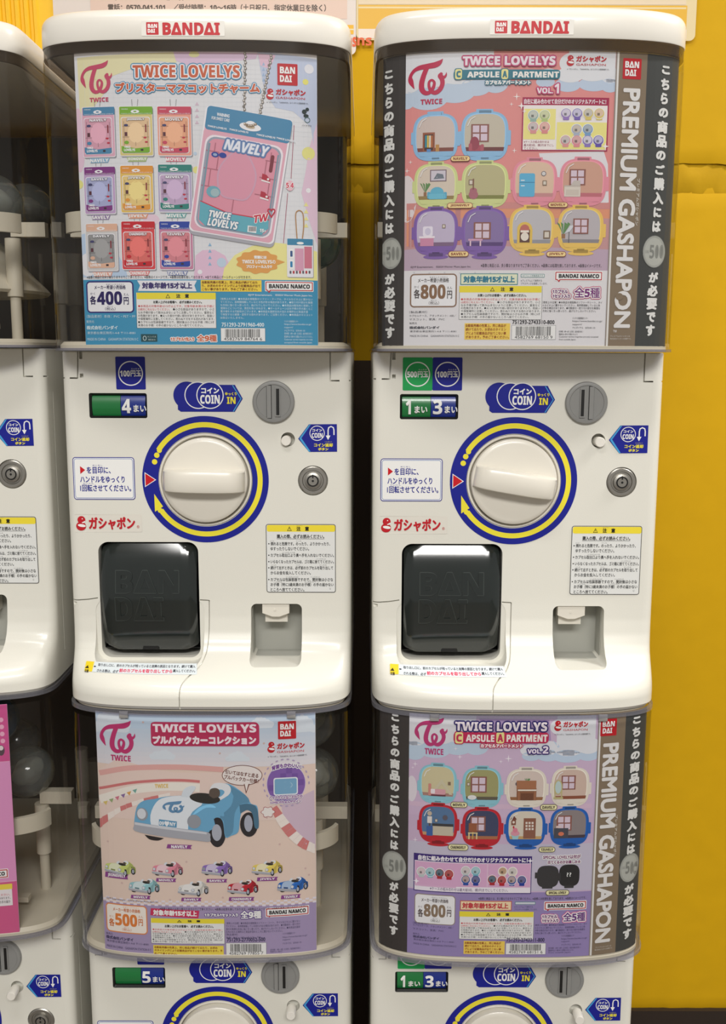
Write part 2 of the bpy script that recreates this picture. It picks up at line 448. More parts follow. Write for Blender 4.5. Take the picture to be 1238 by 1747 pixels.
def build_body():
    bm = bmesh.new()
    zs = [-.364, -.3625, -.360]+[-.355+.0025*i for i in range(0, 38)]+[-.25, -.2, -.15, -.1, -.05, -.004, -.001, 0]
    lv = []
    for z in zs:
        O = outline(z)
        if z < -.360: O = inset(O, .0035*(1-(z+.364)/.004) if z > -.364 else .0035)
        if z > -.001: O = inset(O, .001)
        lv.append((O, z))
    loft(bm, lv)
    base = bm_mesh('body_shell', bm, [WHITE])
    cuts = []
    def cut(fn):
        b = bmesh.new(); fn(b); cuts.append(bm_mesh('cut', b, [WHITE], smooth=False))
    cut(lambda b: prism(b, rrect(DX0-.001, DZ0-.007, DX1+.001, DZ1+.001, .011, 8), -.09, .075))
    # wide shallow scoop round the door
    cut(lambda b: prism(b, rrect(DX0-.006, DZ0-.010, DX1+.006, DZ1-.06, .014, 8), -.09, .0005))
    cut(lambda b: prism(b, rrect(PX0, PZ0, PX1, PZ1, .006, 8), -.09, .034))
    cut(lambda b: prism(b, rrect(WX0, WZ0, WX1, WZ1, .002, 5), -.02, .014))
    cut(lambda b: prism(b, circle(*DIAL, .0490, 72), -.01, .006))
    cut(lambda b: prism(b, circle(*BTN, .0073, 32), -.01, .012))
    cut(lambda b: prism(b, circle(*LOCK, .0158, 40), -.01, .0045))
    def corners(b):
        groove(b, [kf(132.5, 604-8), kf(132.5, 645)]); 
    cut(corners)
    cut(lambda b: groove(b, [kf(98, 645), kf(133.3, 645)]))
    cut(lambda b: groove(b, [kf(563, 596), kf(563, 649.5)]))
    cut(lambda b: groove(b, [kf(562.2, 649.5), kf(604, 649.5)]))
    cut(lambda b: box(b, *[kf(109, 0)[0], -.01, kf(0, 612)[1]], *[kf(115, 0)[0], .006, .01]))
    cut(lambda b: box(b, kf(109, 0)[0], -.01, kf(0, 644)[1], kf(115.5, 0)[0], .006, kf(0, 637)[1]))
    cut(lambda b: groove(b, [kb(110, 1022), kb(150, 1022.5), kb(167, 1020)], .0012))
    cut(lambda b: box(b, kb(121, 1024)[0], -.01, kb(0, 1028)[1], kb(131, 1024)[0], .005, kb(0, 1023)[1]))
    path = [kb(341, 1023.5), kb(356.5, 1024.5)]
    cut(lambda b: groove(b, path, .0012))
    pts = [kb(356.8, 1024), kb(357, 1060), kb(355.5, 1095), kb(350, 1120), kb(338, 1140), kb(320, 1156), kb(309, 1170), kb(306, 1185), kb(306, 1200), kb(306, 1222)]
    cut(lambda b: groove(b, arc_pts(pts, 5), .0012))
    for sgn in (1, -1):                                        # long seam down each side
        def side(b, sgn=sgn):
            box(b, sgn*A_-.0015, .026, -.335, sgn*A_+.004, .0272, -.046)
        cut(side)
    me = boolean(base, cuts)
    me.polygons.foreach_set('use_smooth', [True]*len(me.polygons)); me.set_sharp_from_angle(angle=math.radians(28))
    return me
MC = {}
def cached(key, fn):
    if key not in MC: MC[key] = fn()
    return MC[key]
def m_simple(name, mats, fn, smooth=True, ang=35):
    def go():
        bm = bmesh.new(); fn(bm); return bm_mesh(name, bm, mats, smooth, ang)
    return cached(name, go)
GH = .2845                                                       # height of the clear dome
def f_dome(bm):
    lv = [(outline(0, P=.055, r=.004), z) for z in (.004, .10, .20, GH-.0095)]
    R = [[bm.verts.new((x, y, z)) for x, y in P] for P, z in lv]; n = len(R[0])
    for a, b in zip(R, R[1:]):
        for i in range(n): bm.faces.new((a[i], a[(i+1) % n], b[(i+1) % n], b[i]))
def f_ring(z0, z1, out, thick):
    def f(bm):
        O = inset(outline(0, P=.055, r=.004), -out); I = inset(O, thick); n = len(O)
        rows = [[bm.verts.new((x, y, z)) for x, y in P] for P, z in ((O, z0), (O, z1), (I, z1), (I, z0))]
        for a, b in zip(rows, rows[1:]+rows[:1]):
            for i in range(n): bm.faces.new((a[i], a[(i+1) % n], b[(i+1) % n], b[i]))
    return f
def f_lid(bm):
    O = inset(outline(0, P=.055, r=.004), -.0002)
    O2 = [(x, y) for x, y in O]
    lv = [(inset(O2, .0005), GH+.0004), (O2, GH+.0014), (O2, GH+.016)]
    H = .0295; r = .012
    for k in range(1, 8):
        t = math.radians(90*k/7); lv.append((scaled(inset(O2, r*(1-math.cos(t))*.9), 1), GH+H-r+r*math.sin(t)))
    lv.append((scaled(inset(O2, .03), .97), GH+H+.0025))
    loft(bm, lv)
def f_tray(bm):
    lv = [(inset(outline(0, P=.055, r=.004), d), z) for d, z in ((.004, .0012), (.004, .006), (.0075, .0095), (.012, .0095))]
    loft(bm, lv)
def f_rear(bm):
    box(bm, -.140, .285, .0096, .140, .292, GH-.016)
def f_hopper(bm):
    cx, cy = 0, .10
    lathe_z(bm, [(.130, .118), (.1345, .118), (.1345, .140), (.131, .142), (.128, .138), (.127, .126), (.118, .121), (.10, .112), (.08, .092), (.065, .062), (.060, .040), (.056, .040), (.060, .062), (.076, .094), (.097, .108), (.13, .118)], cx, cy, 56)
def f_bar(bm):
    n = 40; rows = []
    for i in range(n+1):
        x = .1355*math.sin(-math.pi/2*.97+math.pi*.97*i/n); y = -.055*float(bow(x, .1372))+.012
        rows.append([bm.verts.new(q) for q in ((x, y, .116), (x, y, .135), (x*.975, y+.004, .135), (x*.975, y+.004, .116))])
    for a, b in zip(rows, rows[1:]):
        for i in range(4): bm.faces.new((a[i], a[(i+1) % 4], b[(i+1) % 4], b[i]))
    bm.faces.new(rows[0]); bm.faces.new(rows[-1][::-1])
def f_cone(bm): lathe_z(bm, [(.121, .060), (.124, .063), (.121, .067), (.105, .083), (.080, .112), (.055, .134), (.03, .146), (0, .150)], 0, .10, 48)
def f_plate(bm): box(bm, -.143, .060, .1180, .143, .235, .1225)
def f_arm(bm): box(bm, -.0185, .040, .118, .0185, .052, .133)
def f_post(bm): lathe_z(bm, [(.0058, .0094), (.0058, .055), (.0085, .0555), (.0085, .1165), (.0, .1168)], 0, 0, 20)
def f_chute(bm): lathe_z(bm, [(.030, .0094), (.030, .036), (.034, .040), (.036, .040)], 0, .10, 30)
def f_latch(bm):
    prism(bm, [(.070, .0094), (.080, .0094), (.080, .020), (.104, .020), (.104, .026), (.080, .026), (.078, .028), (.070, .028)], -.006, .004, .0008)
def f_door(bm):
    # barrel-shaped smoked flap with round-cornered outline
    nx, nz = 18, 26; x0, x1, z0, z1 = DX0+.0012, DX1-.0012, DZ0+.0008, DZ1-.0008; r = .009
    def pt(i, j, inn):
        z = z0+(z1-z0)*j/nz; t = (z-(z0+z1)/2)/((z1-z0)/2)
        dz = max(0, abs(z-(z0+z1)/2)-((z1-z0)/2-r)); ins = r-math.sqrt(max(r*r-dz*dz, 0))
        a, b = x0+ins, x1-ins; x = a+(b-a)*i/nx
        e = min(i, nx-i)/nx; edge = .006*max(0, 1-(e*nx)/1.6)**2
        return (x, .004-.0125*(1-t*t)+edge+(.003 if inn else 0), z)
    F = [[bm.verts.new(pt(i, j, 0)) for i in range(nx+1)] for j in range(nz+1)]
    B = [[bm.verts.new(pt(i, j, 1)) for i in range(nx+1)] for j in range(nz+1)]
    for j in range(nz):
        for i in range(nx):
            bm.faces.new((F[j][i], F[j][i+1], F[j+1][i+1], F[j+1][i])); bm.faces.new((B[j][i], B[j+1][i], B[j+1][i+1], B[j][i+1]))
    for j in range(nz):
        bm.faces.new((F[j][0], F[j+1][0], B[j+1][0], B[j][0])); bm.faces.new((F[j][nx], B[j][nx], B[j+1][nx], F[j+1][nx]))
    for i in range(nx):
        bm.faces.new((F[nz][i], F[nz][i+1], B[nz][i+1], B[nz][i]))
        bm.faces.new((F[0][i], B[0][i], B[0][i+1], F[0][i+1]))
def door_y(x, z):
    t = (z-(DZ0+DZ1)/2)/((DZ1-DZ0)/2); return .004-.0125*(1-t*t)
def f_doorletters():
    """raised outline letters on the flap"""
    P = Print('mid_up', lambda x, z: door_y(x, z), base=.0004); P.part('e')
    P.text('BΔN', 196, 972, 306, 1013, (70, 78, 76), 4, bold=2.8, res=3); P.text('BΔN', 196+1.4, 972+1.4, 306-1.4, 1013-1.4, (30, 36, 35), 6, bold=1.6, res=3)
    P.text('DΔI', 196, 1018, 280, 1060, (70, 78, 76), 4, bold=2.8, res=3); P.text('DΔI', 196+1.4, 1018+1.4, 280-1.4, 1060-1.4, (30, 36, 35), 6, bold=1.6, res=3)
    b = P.parts['e']; return mesh_from('raised_lettering', np.concatenate(b['V']).tolist(), np.concatenate(b['F']).tolist(), [EMBM, DOORM], b['M'])
def f_doorbox(bm):
    # dark capsule bin behind the flap
    x0, x1, z0, z1 = DX0-.0005, DX1+.0005, DZ0+.0004, DZ1+.0005; y0, y1, t = .012, .0745, .0006
    box(bm, x0, y1-t, z0, x1, y1, z1); box(bm, x0, y0, z0, x0+t, y1, z1); box(bm, x1-t, y0, z0, x1, y1, z1)
    box(bm, x0, y0, z1-t, x1, y1, z1); box(bm, x0, y0, z0, x1, y1, z0+t)
def f_lining(bm):
    x0, x1, z0, z1 = PX0, PX1, PZ0, PZ1; t = .0008
    box(bm, x0+.0003, .0325, z0+.0003, x1-.0003, .0338, z1-.0003)
    box(bm, x0+.0002, .010, z0+.0002, x0+t, .0325, z1-.0002); box(bm, x1-t, .010, z0+.0002, x1-.0002, .0325, z1-.0002)
    box(bm, x0+.0004, .010, z0+.0002, x1-.0004, .0325, z0+t)
def f_flap(ang):
    def f(bm):
        cx = (PX0+PX1)/2+(-.001 if ang == 0 else -.007); zt = PZ1-.0004
        prism(bm, [(cx-.0145, zt-.0105), (cx-.0145, zt), (cx+.0145, zt), (cx+.0145, zt-.0105), (cx+.004, zt-.0145), (cx-.004, zt-.0145)], .002, .010, .0006)
        box(bm, cx-.012, .010, zt-.022, cx+.012, .030, zt-.0006)
        lathe_y(bm, [(0, .0014), (.0014, .0014), (.0014, .0022)], cx-.001, zt-.0065, 14)
    return f
def f_dish(bm):
    cx, cz = DIAL
    lathe_y(bm, [(.0486, .0055), (.0486, -.0006), (.0480, -.0012), (.0466, -.0010), (.0452, .0022), (.0450, .0055)], cx, cz, 80)
def f_knob(bm):
    lathe_y(bm, [(.0445, .0050), (.0445, -.0040), (.0440, -.0062), (.0425, -.0074), (.0395, -.0080), (.0, -.0084)], 0, 0, 80)
def f_grip(bm):
    # broad blade across the knob, ends rounded to the knob's edge
    n = 24; R = .0425; rows = []
    for i in range(n+1):
        x = -R*.985+2*R*.985*i/n; t = x/R; h = .0115*(1-.06*t*t)
        hy = -.008-.0185*(max(0, 1-abs(t)**4.5))**.5
        rows.append([bm.verts.new((x, y, z)) for y, z in ((-.006, -h*1.05), (hy+.004, -h), (hy+.0012, -h*.90), (hy, -h*.62), (hy, h*.62), (hy+.0012, h*.90), (hy+.004, h), (-.006, h*1.05))])
    for a, b in zip(rows, rows[1:]):
        for i in range(8): bm.faces.new((a[i], a[(i+1) % 8], b[(i+1) % 8], b[i]))
    bm.faces.new(rows[0]); bm.faces.new(rows[-1][::-1])
def f_slotdisc(bm):
    lathe_y(bm, [(.0216, .0005), (.0216, -.0030), (.0208, -.0042), (.0190, -.0046), (.0178, -.0046), (.0172, -.0038), (.0, -.0038)], 0, 0, 60)
def f_slotbars(bm, sgn):
    a, b = (-.0045, .0045) if sgn > 0 else (.0045, -.0045)
    box(bm, a-.0027, -.0041, -.0170, a+.0027, -.0036, .0170, 1); box(bm, a-.0022, -.0058, -.0165, a+.0022, -.0036, .0165, 0)
    box(bm, b-.0027, -.0052, -.0150, b+.0027, -.0036, .0150, 0)
    box(bm, b-.0016, -.0054, -.0135, b+.0016, -.0040, .0135, 1)
def f_button(bm):
    lathe_y(bm, [(.0052, .011), (.0052, -.0035), (.0046, -.0044), (0, -.0044)], 0, 0, 32)
def f_lock(bm):
    lathe_y(bm, [(.0150, .0044), (.0150, .0005), (.0138, -.0004), (.0112, -.0004), (.0105, .0008), (.0088, .0008), (.0084, -.0022), (.0062, -.0028), (.0060, -.0012), (.0048, -.0012), (.0047, -.0030), (0, -.0030)], 0, 0, 48)
def f_lockring(bm):
    lathe_y(bm, [(.0060, -.0016), (.0049, -.0016), (.0049, -.0022), (.0060, -.0022), (.0060, -.0016)], 0, 0, 40)
    box(bm, -.0007, -.0034, .0030, .0007, -.0029, .0066)
    lathe_y(bm, [(0, -.0033), (.0012, -.0033), (.0012, -.0028)], 0, 0, 16)
def f_winframe(bm):
    P = rrect(WX0+.0002, WZ0+.0002, WX1-.0002, WZ1-.0002, .002, 5); Q = rrect(WX0+.0022, WZ0+.0022, WX1-.0022, WZ1-.0022, .0012, 5); n = len(P)
    rows = [[bm.verts.new((x, y, z)) for x, z in L] for L, y in ((P, .012), (P, .0006), (Q, .0030), (Q, .012))]
    for a, b in zip(rows, rows[1:]):
        for i in range(n): bm.faces.new((a[i], a[(i+1) % n], b[(i+1) % n], b[i]))
    box(bm, WX0+.0022, .0128, WZ0+.0022, WX1-.0022, .0136, WZ1-.0022)
DR = .0105
def drum_y(x, z):
    cz = (WZ0+WZ1)/2; return .0265-np.sqrt(np.maximum(.024**2-(np.asarray(z)-cz)**2, 1e-8))
def f_drum(x0, x1):
    def f(bm):
        cz = (WZ0+WZ1)/2; R = []; r = .024
        for x in (x0, x1): R.append([bm.verts.new((x, .0265-r*math.cos(t), cz+r*math.sin(t))) for t in [math.radians(-31+62*i/16) for i in range(17)]])
        for i in range(16): bm.faces.new((R[0][i], R[1][i], R[1][i+1], R[0][i+1]))
    return f
XM = kf(204.5, 690)[0]

# ------------------------------------------------------------------ stickers common to every machine (measured on the middle machine)
def first(P):
    return next(P.emit(None))[1]
def sticker(fn, m='mid_up', surf=surf_body, base=.0003, curved=False):
    def go():
        P = Print(m, surf, base, curved); P.part('s'); fn(P); return first(P)
    return go
YEL = (236, 222, 60); CY = (70, 160, 215)
def s_arrow(P):
    P.poly([(303, 691), (303, 699), (308, 702.5), (400, 702.5), (414, 680), (401, 656.5), (360, 656.5), (330, 672)], BLUE, 1)
    for i, cu in enumerate((319, 338, 358.3)):
        P.ell(cu, 674.3, 23.3, 23.3, W_ if i else BLUE, 2+i*2, n=48); P.ell(cu, 674.3, 21.6, 21.6, BLUE, 3+i*2, n=48)
    P.stroke([(397, 657.5), (411, 680), (397.5, 702)], 1.6, CY, 2)
    P.text('コイン', 343, 661, 374, 671.5, W_, 9, bold=.7); P.text('COIN', 341.5, 673.5, 375, 689, W_, 9, bold=.9)
    P.text('ゆっくり', 384, 669, 404, 674.5, YEL, 9, bold=.25); P.text('IN', 387, 677, 402, 689, YEL, 9, bold=.7)
def s_return(P):
    P.poly([(508.5, 748.5), (527, 724), (574.5, 723.5), (574.8, 770.5), (527, 771)], BLUE, 1)
    P.poly([(511, 747), (527.5, 724.5), (530, 724.5), (514, 747.5), (529.5, 770.5), (526.5, 770.5), (511, 749)], CY, 2)
    P.ring(540.8, 739, 12.3, 12.3, 1.2, W_, 3); P.text('コイン', 532.5, 731.5, 549.5, 736.5, W_, 3, bold=.3); P.text('COIN', 531.5, 738.5, 550.3, 747, W_, 3, bold=.45)
    P.stroke([(569.5, 742), (569.5, 734), (568.5, 729.5), (564.5, 727.5), (560.5, 729.5), (559.5, 734), (559.5, 744)], 2.0, W_, 3)
    P.poly([(555.5, 743), (563.5, 743), (559.5, 750.5)], W_, 3)
    P.text('へんきゃく', 553.5, 752.8, 566, 754.6, YEL, 3); P.text('コイン返却', 535.5, 756, 567.5, 762.5, YEL, 3, bold=.35); P.text('ボタン', 542.5, 763.5, 560, 768.7, YEL, 3, bold=.35)
def s_dialring(P):
    cu, cv = 350.5, 818.5
    P.ring(cu, cv, 94, 94, 27.5, BLUE, 1, n=120)
    P.ring(cu, cv, 93.2, 93.2, 8.6, YEL, 2, 147.5, -146, n=110, cap=True)
    P.ell(267.5, 776.5, 4.6, 4.6, YEL, 2); P.ell(263.8, 787.8, 4.6, 4.6, YEL, 2)
    P.poly([(263.5, 842.5), (264, 873), (278, 864), (284, 868)][:3], YEL, 2)
    P.poly([(247, 805.5), (247, 831), (266.5, 818.5)], W_, 2); P.poly([(248.2, 807.5), (248.2, 829), (264.3, 818.4)], (200, 22, 35), 3)
def s_instr(P):
    P.frame(125, 780, 230, 852.5, 1.3, BLUE, W_, 1, 5); P.frame(127.5, 782.5, 227.5, 850, .8, (70, 110, 180), (238, 238, 236), 3, 4)
    P.poly([(137, 795), (137, 808.5), (145.5, 801.7)], (200, 25, 35), 6)
    P.text('を目印に、', 148, 796, 189, 808, BLUE, 6, bold=.3); P.text('めじるし', 158, 792.6, 175, 795, BLUE, 6)
    P.text('ハンドルをゆっくり', 137, 812, 213, 823.5, BLUE, 6, bold=.3)
    P.text('1回転させてください。', 137, 826.5, 224, 838.5, BLUE, 6, bold=.3); P.text('かいてん', 142, 823.6, 160, 826, BLUE, 6)
def s_gacha(P):
    P.rect(127, 877.5, 242, 907.5, (222, 218, 208), 0, 2)
    gacha_logo(P, 130, 880, 236, 905, 2, sub=False); P.text('®', 233.5, 896, 238, 901, R_, 4)
CAUT = [('倒れると危険です。のったり、よりかかったり、', 0, 1), ('ゆすったりしないでください。', 0, 0), ('カプセル取出口より奥へ手を入れないでください。', 0, 1), ('いらなくなったカプセルは、ゴミ箱に捨ててください。', 0, 1),
        ('続けて出すときは、必ず前のカプセルを取り出して', 0, 1), ('からお金を投入してください。', 0, 0), ('カプセルは包装容器ですので、開封後は小さな', 0, 1), ('お子様（特に3歳未満のお子様）の手の届かない', 0, 0), ('ところへ捨ててください。', 0, 0)]
def s_caution(P):
    P.frame(454, 894.5, 572.5, 1011, 1.1, (60, 60, 60), (222, 223, 221), 1, 4)
    P.rect(455.1, 895.6, 571.4, 907, (235, 215, 60), 3, 3)
    P.poly([(489.5, 905.5), (497.5, 905.5), (493.5, 897.8)], (30, 30, 30), 4); P.poly([(490.8, 904.7), (496.2, 904.7), (493.5, 899.5)], (235, 215, 60), 5)
    P.text('!', 493, 900.6, 494, 904.2, (30, 30, 30), 6); P.text('注　意', 505.5, 898, 527, 905.8, (25, 25, 25), 4, bold=.35); P.text('ちゅうい', 506, 896, 516, 897.4, (40, 40, 40), 4)
    K_ = (45, 45, 45)
    P.text('購入の際、必ずお読みください。', 472, 911.5, 553, 918.5, K_, 4, bold=.2); P.rect(472, 919, 553, 919.5, K_, 4)
    vs = [924.5, 933, 944, 955, 965.5, 974, 985.5, 994, 1002.5]; ue = [563, 527, 569.5, 569.5, 568, 530, 568, 569, 519]
    for (t, a, b), v, u1 in zip(CAUT, vs, ue):
        if b: P.ell(458.5, v+3, 1.1, 1.1, K_, 4, n=10)
        P.text(t, 461.5, v, u1, v+6.2, K_, 4, bold=.12)
    for u, v, n_ in ((461, 922, 5), (505, 922, 7), (482, 941.6, 16), (540, 952.6, 12), (463, 963, 6), (505, 963, 5), (545, 963, 9), (488, 983.3, 16), (530, 983.3, 12), (470, 991.8, 8), (520, 991.8, 14)):
        P.text('にしれきんたうほ'[:max(3, n_//2)], u, v, u+n_*1.3, v+1.7, (90, 90, 90), 4)
    P.text('U', 562, 1002.5, 564, 1005.5, (90, 90, 90), 4)
def s_notice(P):
    for k in range(8):
        a, b = 1131+18.5*k/8, 1131+18.5*(k+1)/8+.15; 
        sl = lambda v: (1149.5-v)*.26
        A = P.K(237, (a+b)/2)
        P.anchor = (237, (a+b)/2)
        P.poly([(140+sl(a), a), (336, a), (334.5-0, b), (140+sl(b), b)], (214, 222, 226), 1)
        P.poly([(140.5+sl(a), a), (155.5+sl(a), a), (154+sl(b), b), (140+sl(b), b)], (232, 205, 40), 2)
    P.anchor = None
    K_ = (50, 50, 60); P.ell(162, 1136.5, 2, 1.2, K_, 3, n=12)
    P.text('取り出し口に、前のカプセルが残っていると故障の原因となります。続けて購入', 166, 1133.6, 333, 1138.8, K_, 3, bold=.15)
    P.text('される際は、必ず', 165, 1141.8, 202, 1147, K_, 3, bold=.15); P.text('前のカプセルを取り出してから', 203, 1141.2, 294, 1147.8, (215, 50, 90), 3, bold=.3); P.text('購入してください。', 295, 1141.8, 333, 1147, K_, 3, bold=.15)
    P.poly([(145.5, 1139.5), (152.5, 1139.5), (149.8, 1134)], (60, 50, 20), 4); P.text('注意', 144.5, 1141, 151.5, 1146.5, (60, 50, 20), 4, bold=.2)
def s_hinge(P): pass
def s_coin(P, uc, col, txt):
    P.rect(uc-25.2, 608.5, uc+25.2, 664.5, col, 1, 2); P.ring(uc, 637, 20.2, 20.2, 1.9, W_, 2, n=60)
    P.text(txt[0], uc-18, 632, uc-1, 642.5, W_, 3, bold=.7); P.text(txt[1], uc, 631.8, uc+18, 642.5, W_, 3, bold=.4)
    P.text('えんだま', uc+1, 628, uc+15, 630.3, W_, 3)
def s_digit(P, u0, n, ml=2.0):
    P.text(n, u0+(8 if n == '1' else 3), 680.5, u0+(17 if n == '1' else 19), 705, W_, 3, bold=1.2, res=3); P.text('まい', u0+23, 690.5, u0+45, 703, W_, 3, bold=.5)
def s_lid(P):
    P.rect(241, 35.5, 383, 61.5, (228, 225, 218), 0, 1)
    bandai_square(P, 249.5, 38, 270.5, 59.5, 1)
    P.text('BΔNDΔI', 277, 38.5, 375, 60, (190, 24, 36), 2, bold=1.9, res=3)

def part(name, mesh, parent, loc=(0, 0, 0), rot=(0, 0, 0), label=None):
    o = obj(name, mesh, parent, loc, rot)
    if label: o['label'] = label
    return o
GREENC = (28, 160, 82)
def machine(m, label, coins, wheel, slot, grip, push=0, lid=True):
    root = bpy.data.objects.new('capsule_vending_machine', None); C.objects.link(root); root.location = MACH[m]; root.empty_display_size = .1
    tag(root, label, 'vending machine', 'capsule vending machines in two rows')
    part('body_shell', cached('body', build_body), root)
    gh = GH if lid else GH-.0030
    dsc = (1, 1, 1) if lid else (1, 1, (gh-.001)/GH)
    dm = part('clear_dome', m_simple('clear_dome', [CLEAR], f_dome), root); dm.scale = dsc
    part('dome_rim', m_simple('dome_rim', [RIMC], f_ring(.0005, .0034, .0014, .005)), root, label='clear lower rim of the dome')
    if lid: part('dome_collar', m_simple('dome_collar', [GASKET], f_ring(GH-.0095, GH+.0012, -.0008, .003)), root, label='smoky band under the lid')
    else: part('dome_collar', m_simple('dome_collar_low', [RIMC], f_ring(GH-.0075, GH-.0034, .0008, .004)), root, label='clear upper rim of the dome')
    part('base_tray', m_simple('base_tray', [INNER], f_tray), root)
    part('rear_panel', m_simple('rear_panel', [REAR], f_rear, False), root)
    part('hopper_bar', m_simple('hopper_bar', [INNER], f_bar), root)
    if m == 'left_up': part('hopper_cone', m_simple('hopper_cone', [INNER], f_cone), root)
    for s_ in (-1, 1): part('support_arm', m_simple('support_arm', [INNER], f_arm, False), root, (s_*.126, 0, 0))
    for px_, py_ in ((.108, .045), (-.108, .045), (.108, .21), (-.108, .21)): part('hopper_post', m_simple('hopper_post', [INNER], f_post), root, (px_, py_, 0))
    part('floor_latch', m_simple('floor_latch', [INNER], f_latch, False), root)
    part('capsule_chute', m_simple('capsule_chute', [INNER], f_chute), root)
    if lid:
        l = part('lid', m_simple('lid', [LIDW], f_lid), root)
        part('brand_sticker', cached('lidst', sticker(s_lid, surf=lambda x, z: -.055*bow(x)-.0002, base=.0003, curved=True)), l, label='red lettered brand sticker on the lid edge')
    else:
        part('top_plate', m_simple('top_plate', [INNER], lambda bm: loft(bm, [(inset(outline(0, P=.055, r=.004), .006), GH-.0032), (inset(outline(0, P=.055, r=.004), .006), GH-.0046)])), root)
    if not lid:
        for cx_ in (-.085, .088): part('card_clip', m_simple('card_clip', [mat('grey_clip', (150, 148, 146), .4)], lambda bm: prism(bm, [(-.0045, GH-.0115), (.0045, GH-.0115), (.0045, GH-.0045), (-.0045, GH-.0045)], -.0024, 0, .0006)), root, (cx_, -.0525*float(bow(cx_)), 0))
    d = part('dispensing_flap', m_simple('dispensing_flap', [DOORM], f_door), root, label='smoked black flap over the capsule outlet')
    part('raised_lettering', cached('dlet', f_doorletters), d)
    part('finger_notch', m_simple('finger_notch', [BLACK], lambda bm: prism(bm, [((DX0+DX1)/2-.001+.0088*math.cos(t), DZ0+.0012+.0082*math.sin(t)) for t in [math.pi*i/16 for i in range(17)]], .0022, .0060)), d)
    part('capsule_bin', m_simple('capsule_bin', [BLACK], f_doorbox, False), root)
    p = part('coin_return_pocket', m_simple('coin_return_pocket', [POCKET], f_lining, False), root)
    part('pocket_flap', m_simple('pocket_flap%d' % (slot < 0), [KNOB], f_flap(0 if slot > 0 else 1), False), p)
    part('dial_ring_sticker', cached('dring', sticker(s_dialring)), root, label='blue ring sticker with a yellow turning arrow')
    dish = part('dial_dish', m_simple('dial_dish', [KNOB], f_dish), root)
    k = part('turning_dial', m_simple('turning_dial', [KNOB], f_knob), root, (DIAL[0], 0, DIAL[1]), (0, math.radians(grip), 0))
    part('dial_grip', m_simple('dial_grip', [KNOB], f_grip), k)
    s = part('coin_slot', m_simple('coin_slot', [GREY], f_slotdisc), root, (SLOT[0], 0, SLOT[1]), label='round grey coin slot plate')
    part('slot_opening', m_simple('slot_opening%d' % slot, [GREY, BLACK], lambda bm: f_slotbars(bm, slot), False), s)
    part('return_button', m_simple('return_button', [LIDW], f_button), root, (BTN[0]+(-.0018 if slot > 0 else .0012), -push, BTN[1]-.0014))
    lk = part('key_lock', m_simple('key_lock', [STEEL], f_lock), root, (LOCK[0], 0, LOCK[1]))
    part('keyhole', m_simple('keyhole', [BLACK], f_lockring), lk)
    cw = part('coin_count_window', m_simple('coin_count_window', [BLACK], f_winframe), root)
    for (uu, n, col), (a, b) in zip(wheel, ((WX0+.0024, XM-.0002), (XM+.0002, WX1-.0024))):
        dr = part('number_drum', m_simple('drum%.3f%s' % (a, col), [mat('drum_%d_%d_%d' % col, col, .3, coat=.4)], f_drum(a, b)), cw, label='%s number drum' % ('green' if col[1] > 100 else 'blue'))
        if n: part('number_print', cached(('num', n, uu), sticker(lambda P, uu=uu, n=n: s_digit(P, uu, n), surf=drum_y, base=.0013)), root)
    for uc, col, txt in coins:
        part('coin_type_sticker', cached(('coin', uc, txt), sticker(lambda P: s_coin(P, uc, col, txt))), root, label='%s sticker naming the accepted coin' % ('green' if col[1] > 100 else 'blue'))
    part('coin_arrow_sticker', cached('sar', sticker(s_arrow)), root, label='blue arrow sticker pointing to the coin slot')
    part('coin_return_sticker', cached('sre', sticker(s_return)), root, label='blue arrow sticker for the coin return button')
    part('instruction_sticker', cached('sin', sticker(s_instr)), root)
    part('brand_sticker', cached('sga', sticker(s_gacha)), root, label='red katakana brand sticker')
    part('caution_sticker', cached('sca', sticker(s_caution)), root, label='grey caution sticker with yellow heading')
    part('notice_sticker', cached('sno', sticker(s_notice, base=.0005, curved=True)), root, label='narrow notice strip on the sloping lip')
    return root
C100 = (222.8, BLUE, ('100', '円玉')); CG500 = (179.2, GREENC, ('500', '円玉')); C100B = (229.6, BLUE, ('100', '円玉'))
GB = (24, 120, 60); BB = (24, 48, 140)
# ------------------------------------------------------------------ display cards: common print blocks
K1 = (40, 40, 44); PINKR = (200, 40, 70); NAVY = (38, 28, 90)
def f_price(P, u0, v0, u1, v1, num, col, bord, fill=(236, 236, 238), t=2.4, kc=None):
    P.part('price_panel'); w, h = u1-u0, v1-v0; kc = kc or col
    P.frame(u0, v0, u1, v1, t, bord, fill, 4, 7)
    X = lambda a: u0+w*a
    Y = lambda b: v0+h*b
    P.text('メーカー希望小売価格', X(.17), Y(.13), X(.83), Y(.26), kc, 7, bold=.15); P.text('きぼうこうりかかく', X(.42), Y(.085), X(.8), Y(.12), kc, 7)
    P.text('各', X(.08), Y(.46), X(.215), Y(.74), kc, 7, bold=.5); P.text('かく', X(.09), Y(.36), X(.19), Y(.43), kc, 7)
    P.text(num, X(.225), Y(.32), X(.76), Y(.75), col, 7, bold=1.5, res=3)
    P.text('円', X(.79), Y(.50), X(.90), Y(.74), kc, 7, bold=.4); P.text('えん', X(.79), Y(.38), X(.90), Y(.46), kc, 7)
    P.text('（税込）', X(.40), Y(.82), X(.62), Y(.92), kc, 7); P.text('ぜいこ', X(.44), Y(.77), X(.57), Y(.81), kc, 7)
WARN = ['●本商品の対象年齢は15才以上です。対象年齢未満のお子様に', 'は絶対に与えないでください。', 'なお子様が誤って飲み込まないように注意してください。窒息など', 'の危険があります。●尖った部分や細い部分がありますので、取扱い', 'や保管場所に注意してください。思わぬケガをする恐れがあります。', '●カプセルは包装容器ですので、開封後は小さなお子様（特に3才', '未満のお子様）の手の届かないところへ捨ててください。']
